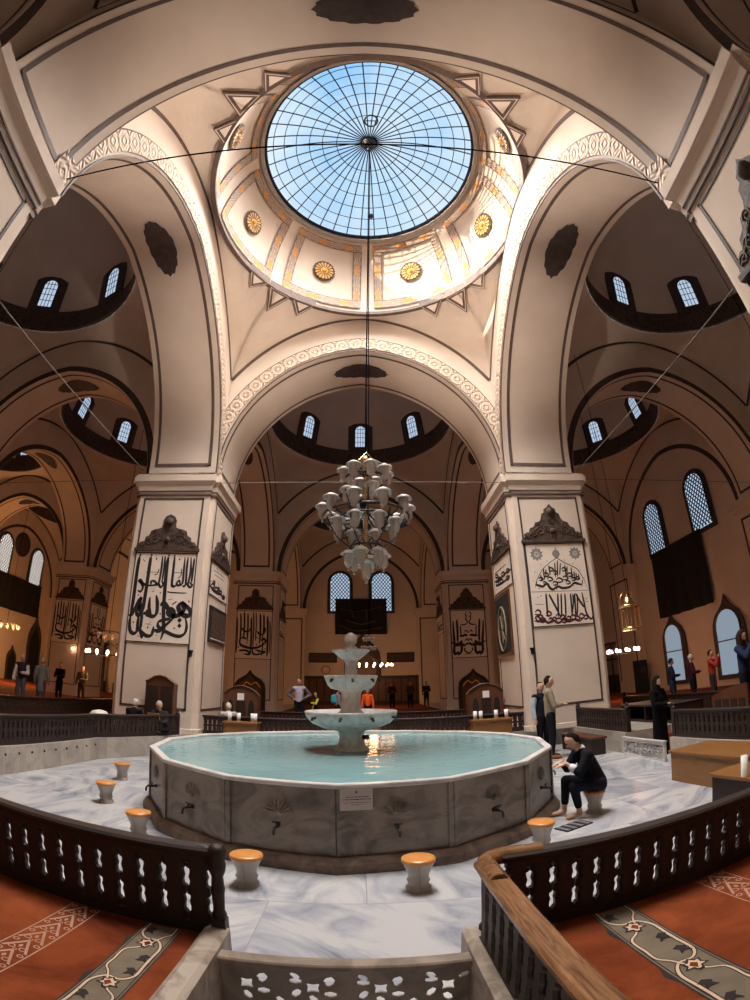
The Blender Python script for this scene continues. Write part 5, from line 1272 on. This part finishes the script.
J_=joints('stool',('down','down')); blob('white_collar',[(J_['neck']-Vector((0,.03,.0)),.070,J_['neck']-Vector((0,.02,-.02)),.064)],cmat((.75,.76,.78)),pm,.012)
blob('white_cuff',[(J_['elbL'].lerp(J_['wriL'],.40),.062,J_['elbL'].lerp(J_['wriL'],.52),.058)],cmat((.75,.76,.78)),pm,.012)
person('man in dark vest with pale blue sleeves standing behind man in tan shirt',(4.62,3.95,0),200,(.42,.47,.58),BLK,(.012,.01,.01),'stand',('fold','down'),H=1.86,vox=.018,vest=(.012,.014,.025),look=.3)
person('man in tan shirt and dark trousers standing with bent arms beside pier',(4.52,3.10,0),255,(.30,.24,.17),(.012,.012,.016),(.02,.012,.01),'stand',('fold','fold'),H=2.0,vox=.018,sleeves=None,shoes=(.25,.10,.03))
person('white-haired person in dark clothes seated behind long balustrade',(-6.28,4.5,ZP),0,BLK,BLK,(.62,.58,.54),'floor',H=1.72,fingers=False)
p=person('grey-haired man with glasses reading, seated before dark bookcase',(-5.44,4.42,ZP),180,(.035,.03,.03),BLK,(.45,.42,.40),'floor',H=1.75,fingers=False,glasses=True)
b=MB(); b.box(-.17,0,-.0,.012,0,.2); b.box(0,.17,-.0,.012,0,.2); o=tag(b.build('open_book',M['honey'],loc=(-5.46,4.08,ZP+.40),rot=(.5,0,0)),'open book held by grey-haired man with glasses','book'); b=MB(); b.box(-.16,.16,.012,.02,.01,.19); b.build('pages',M['white'],o)
b=MB(); b.lathe([(.25,0),(.27,.05),(.2,.13),(.05,.17),(.0,.17)],14,lob=.08,nl=5); tag(b.build('white_bundle',cmat((.75,.70,.62)),loc=(-7.0,3.9,ZP+.35)),'white folded bundle on chair beside white-haired reader','bundle')
b=MB(); b.box(-7.28,-6.72,3.65,4.15,ZP,ZP+.35); tag(b.build('footstool',M['wood']),'low dark seat carrying the white bundle behind long balustrade','seat')
person('white-haired person seated by short balustrade near cabinet with notice',(-4.0,6.25,ZP),30,(.50,.46,.42),(.4,.36,.33),(.62,.58,.52),'floor',H=1.75,fingers=False)
person('man in grey and white shirt standing with hands on hips behind pool',(-2.36,10.0,ZP),180,(.13,.13,.15),BLK,(.03,.02,.015),'stand',('hips','hips'),H=1.75,sleeves=None,vest=(.45,.45,.52))
person('child in black and yellow jacket beside man with hands on hips',(-1.75,10.4,ZP),120,(.62,.55,.03),BLK,(.02,.015,.01),'stand',('reach','down'),H=1.25,fingers=False,vest=(.03,.03,.03))
person('bending visitor with turquoise rucksack seen behind the fountain column',(-.95,10.6,ZP),300,(.35,.25,.30),BLK,(.02,.015,.01),'stand',H=1.4,fingers=False,bag=(.05,.42,.52))
person('visitor in bright orange jacket seen just behind the fountain column',(.22,10.6,ZP),180,(.85,.13,.02),BLK,(.02,.015,.01),'stand',H=1.4,fingers=False)
for x,y,l,c_ in ((1.9,22.5,'dark-dressed visitor by rear panelling nearest the glowing ring chandelier',(.05,.03,.025)),(3.0,22.0,'visitor in brown holding pale bag by rear panelling',(.08,.045,.03)),(4.2,23.5,'dark-dressed visitor by rear panelling close to mirrored-calligraphy pier',(.03,.025,.025))):
    person(l,(x,y,ZP),180,c_,BLK,(.02,.015,.01),'stand',('fold','fold'),H=1.72,fingers=False,vox=.03)
person('standing visitor in dark top with white sleeves in side hall',(-11.85,6.5,ZP),210,(.60,.55,.50),(.08,.09,.12),(.35,.28,.22),'stand',('fold','down'),H=1.8,vest=(.03,.02,.025),fingers=False)
person('standing visitor in long grey coat beside one with white sleeves',(-11.45,7.2,ZP),20,(.20,.21,.20),(.10,.06,.08),(.50,.34,.18),'stand',('down','down'),H=1.78,fingers=False,coat=True)
person('stocky visitor in black standing under pier lettering in side hall',(-13.5,11.4,ZP),180,BLK,BLK,(.05,.03,.02),'stand',('fold','fold'),H=1.78,fingers=False,coat=True)
person('visitor in olive patterned jacket standing behind the stocky one in black',(-13.1,12.7,ZP),200,(.12,.09,.05),(.06,.045,.03),(.10,.06,.04),'stand',('fold','down'),H=1.75,fingers=False)
person('visitor in navy jacket and dark cap before pale side window',(10.0,5.7,ZP),230,NAVY,(.02,.03,.06),(.02,.02,.02),'stand',('fold','fold'),coat=True,H=1.62,fingers=False,cap=(.02,.02,.04))
person('white-haired visitor in dark red jacket between two others at side windows',(10.35,5.05,ZP),230,(.06,.015,.03),BLK,(.62,.55,.48),'stand',('fold','fold'),coat=True,H=1.66,fingers=False)
person('visitor in red jacket raising a camera to her face',(10.7,4.45,ZP),215,(.40,.05,.03),(.03,.03,.04),(.03,.02,.015),'stand',('photo','photo'),coat=True,H=1.68,fingers=False)
person('dark robed veiled figure standing at opening behind white pierced screen',(6.42,1.3,0),200,(.004,.003,.004),(.004,.003,.004),(.01,.01,.01),'stand',('fold','fold'),H=1.72,fingers=False,robe=(.004,.003,.004),cap=(.01,.008,.008),longhair=True)
person('visitor in dark veil beyond tall reddish desk by side window',(8.0,.1,ZP),200,(.02,.03,.07),BLK,(.01,.01,.01),'stand',('photo','photo'),H=1.9,fingers=False,cap=(.03,.015,.012),longhair=True)
# ------------------------------------------------------------------ carpets
def slab(name,label,x0,x1,y0,y1,z=ZP):
    t=thing(name,label,'carpet',((x0+x1)/2,(y0+y1)/2,z)); w,h=(x1-x0)/2,(y1-y0)/2
    b=MB(); b.box(-w,w,-h,h,0,.012); b.build('pile',M['carpet'],t); return t
def border(t,x0,x1,y0,y1):
    """olive border band with black-outlined arabesques; runs along y (world coordinates)"""
    ox,oy,_=t.location; z=.0135
    b=MB(); w=x1-x0; step=w*2.3
    def q(u,v,dz=0): return (u-ox,v-oy,z+dz)
    b.quad(q(x0,y0),q(x1,y0),q(x1,y1),q(x0,y1),0)
    for a,c,m_ in ((x0,x0+w*.035,1),(x1-w*.035,x1,1),(x0+w*.07,x0+w*.095,1),(x1-w*.095,x1-w*.07,1)): b.quad(q(a,y0,.001),q(c,y0,.001),q(c,y1,.001),q(a,y1,.001),m_)
    def st(pts,wd,m_,dz):
        C=catmull(pts,4); L=[];R=[]
        for i,p in enumerate(C):
            d=C[min(i+1,len(C)-1)]-C[max(i-1,0)]; l=math.hypot(*d) or 1
            v0=min(max(p[1]+d[0]/l*wd/2,y0),y1); v1=min(max(p[1]-d[0]/l*wd/2,y0),y1)
            L.append(q(p[0]-d[1]/l*wd/2,v0,dz)); R.append(q(p[0]+d[1]/l*wd/2,v1,dz))
        b.grid([L,R],m_,None,False)
    n=int((y1-y0)/step)+2; xm=(x0+x1)/2
    for k in range(n):
        c=y1-(k+.5)*step
        if c-step*.6<y0: break
        s=1 if k%2 else -1
        def T(pts): return [(xm+s*w*u,c+step*v) for u,v in pts]
        # interlacing strapwork
        for mi,wd,dz in ((1,w*.11,.002),(2,w*.06,.003)):
            st(T([(.36,.5),(.36,.25),(.15,.12),(-.15,.12),(-.36,-.05),(-.36,-.3),(-.36,-.5)]),wd,mi,dz)
            st(T([(-.36,.5),(-.36,.32),(-.2,.2),(-.05,.02),(.10,-.12),(.36,-.25),(.36,-.5)]),wd*.8,mi,dz-.0005)
        # palmette
        for mi,sc_,dz in ((1,1.0,.004),(2,.72,.005)):
            P=[(0,.17),(.10,.09),(.20,.10),(.17,-.0),(.26,-.07),(.10,-.08),(.05,-.17),(-.05,-.17),(-.10,-.08),(-.26,-.07),(-.17,-.0),(-.20,.10),(-.10,.09)]
            pts=[(xm+s*.02*w+w*u*1.0*sc_,c-step*.0+step*v*.75*sc_) for u,v in P]; b.add([q(u,v,dz) for u,v in pts],[tuple(range(len(P)))],mi)
        pts=[(xm+w*u*.3,c+step*v*.25) for u,v in ((0,.2),(.3,0),(0,-.3),(-.3,0))]; b.add([q(u,v,.006) for u,v in pts],[(0,1,2,3)],3)
        for u,v in ((.2,.32),(-.22,-.35)):
            P=[(0,.09),(.13,.03),(.09,-.02),(.16,-.08),(0,-.05),(-.12,-.09),(-.06,0),(-.14,.05)]
            b.add([q(xm+s*w*(u+a),c+step*(v+e),.004) for a,e in P],[tuple(range(8))],1)
    # small stepped tongues beyond the edge
    for k in range(n):
        c=y1-(k+.5)*step
        if c<y0+.1: break
        b.add([q(x0,c-.10,.0),q(x0-w*.10,c,.0),q(x0,c+.10,.0)],[(0,1,2)],1)
    return b.build('woven_border',[M['taupe'],M['cblack'],M['cbeige'],M['carpet']],t)
def lace(t,x0,x1,y0,y1):
    ox,oy,_=t.location; b=MB(); w=x1-x0; st=w*.95; z=.0135
    def q(u,v,d=0): return (u-ox,v-oy,z+d)
    y=y1
    while y-st>y0:
        c=y-st/2; xm=(x0+x1)/2
        def ring(cx,cy,rx,ry,wd):
            n=18; A=[q(cx+rx*cos(2*PI*i/n),cy+ry*sin(2*PI*i/n)) for i in range(n)]; B=[q(cx+(rx-wd)*cos(2*PI*i/n),cy+(ry-wd)*sin(2*PI*i/n)) for i in range(n)]
            b.grid([A,B],0,None,False,closed=True)
        for s in (-1,1):
            P=[(s*.5,-.5),(s*.42,-.5),(s*.06,.38),(s*.0,.5),(0,.34),(s*.36,-.5)]
            b.add([q(xm+w*u,c+st*v) for u,v in ((s*.48,-.5),(s*.38,-.5),(0,.36),(0,.5),(s*.06,.46))],[(0,1,2,3,4)],0)
            ring(xm+s*w*.2,c-st*.28,w*.13,w*.13,w*.045); ring(xm+s*w*.38,c+st*.28,w*.11,w*.11,w*.045)
        b.add([q(xm,c+st*.1),q(xm+w*.07,c-st*.05),q(xm,c-st*.2),q(xm-w*.07,c-st*.05)],[(0,1,2,3)],0)
        ring(xm,c-st*.42,w*.07,w*.07,w*.03)
        y-=st
    for xx in (x0-.012,x1+.004): b.quad(q(xx,y0),q(xx+.008,y0),q(xx+.008,y1),q(xx,y1),0)
    return b.build('woven_lace_stripe',M['cpink'],t)
c1=slab('prayer_carpet','red prayer carpet beside newel post with olive border and pale lace stripe',-4.6,-.905,-10.5,-5.74); border(c1,-1.24,-1.02,-10.4,-5.76); lace(c1,-1.72,-1.55,-10.4,-5.76)
b=MB()
for x0,x1,m_ in ((-1.90,-1.885,0),(-1.42,-1.405,0)): pass
c2=slab('prayer_carpet','red prayer carpet beyond glossy handrail with wide olive arabesque border',.665,4.6,-10.5,-5.74); border(c2,1.24,1.50,-10.4,-5.76); lace(c2,2.0,2.2,-10.4,-5.76)
c3=slab('prayer_carpet','red carpet of side hall behind long low balustrade',XL,-7.42,-5.7,YF-.5); lace(c3,-9.4,-9.2,-5.5,25)
slab('prayer_carpet','narrow red carpet strip directly behind long court-wall balustrade',-7.36,-6.2,-5.0,5.05)
c4=slab('prayer_carpet','red carpet of side hall behind box and photographers',7.42,XR-.45,-5.7,YF-.5); lace(c4,9.9,10.1,-5.5,20)
slab('prayer_carpet','red carpet behind the pool stretching to the rear panelling',-4.6,4.6,5.75,YF-.5)
slab('prayer_carpet','red carpet between bold-calligraphy pier and pier with dense tall lettering',-7.36,-4.64,7.9,18.0)
slab('prayer_carpet','red carpet between domed-calligraphy pier and mirrored-calligraphy pier',4.64,7.36,7.9,18.0)
# small rug by the seated man's feet
t=thing('folded_mat','small grey striped mat lying by bare feet of seated man','mat',(2.62,-2.35,0),.4)
b=MB(); b.box(-.24,.24,-.12,.12,0,.012); b.build('mat_base',M['steel'],t); b=MB()
for k in range(4): b.box(-.22+k*.12,-.17+k*.12,-.11,.11,.012,.02)
b.build('stripes',M['greycord'],t)
# ------------------------------------------------------------------ light
w=bpy.data.worlds.new('sky'); SC.world=w; w.use_nodes=True; nt=w.node_tree; nt.nodes.clear()
tc=N(nt,'ShaderNodeTexCoord'); n=noise(nt,tc.outputs['Generated'],2.2,5,.6,.4)
c=ramp(nt,n,[(.35,(.33,.64,.98)),(.60,(.80,.92,1.0))])
bg=N(nt,'ShaderNodeBackground'); nt.links.new(c,bg.inputs[0]); bg.inputs[1].default_value=SKY
o=N(nt,'ShaderNodeOutputWorld'); nt.links.new(bg.outputs[0],o.inputs[0])
def light(name,kind,loc,energy,color,rot=(0,0,0),**k):
    l=bpy.data.lights.new(name,kind); l.energy=energy; l.color=color
    for a,v in k.items(): setattr(l,a,v)
    o=bpy.data.objects.new(name,l); COL.objects.link(o); o.location=loc; o.rotation_euler=rot; return o
d=Vector((.80,.52,-.44)).normalized()
s=light('sun','SUN',(0,0,30),SUN,(1,.84,.66),angle=.01); s.rotation_euler=d.to_track_quat('-Z','Y').to_euler()
p=light('skylight_portal','AREA',(DCX,0,Z0+.25),1,(1,1,1),shape='DISK',size=7.0); p.data.cycles.is_portal=True

light('skylight_daylight','AREA',(DCX,0,Z0-.12),DAY,(1,.95,.90),shape='DISK',size=6.6,spread=2.1)

for sx in (-1,1):  # fill spots added to brighten the pendentives
    for sy in (-1,1):
        a=Vector((sx*4.75,sy*5.0,2.95)); b_=Vector((-sx*3.9,-sy*4.2,13.8)); q=light('pendentive_fill_spot','SPOT',a,SPOTW,(1,.86,.74),spot_size=math.radians(33),spot_blend=1.0,shadow_soft_size=.08)
        q.rotation_euler=(b_-a).to_track_quat('-Z','Y').to_euler()
SC.view_settings.view_transform='Standard'; SC.view_settings.look='None'; SC.view_settings.gamma=1; SC.view_settings.use_curve_mapping=False
SC.view_settings.exposure=EXPO
SC.cycles.max_bounces=8; SC.cycles.diffuse_bounces=3; SC.cycles.glossy_bounces=3; SC.cycles.transparent_max_bounces=12; SC.cycles.sample_clamp_indirect=6
SC.cycles.use_denoising=True
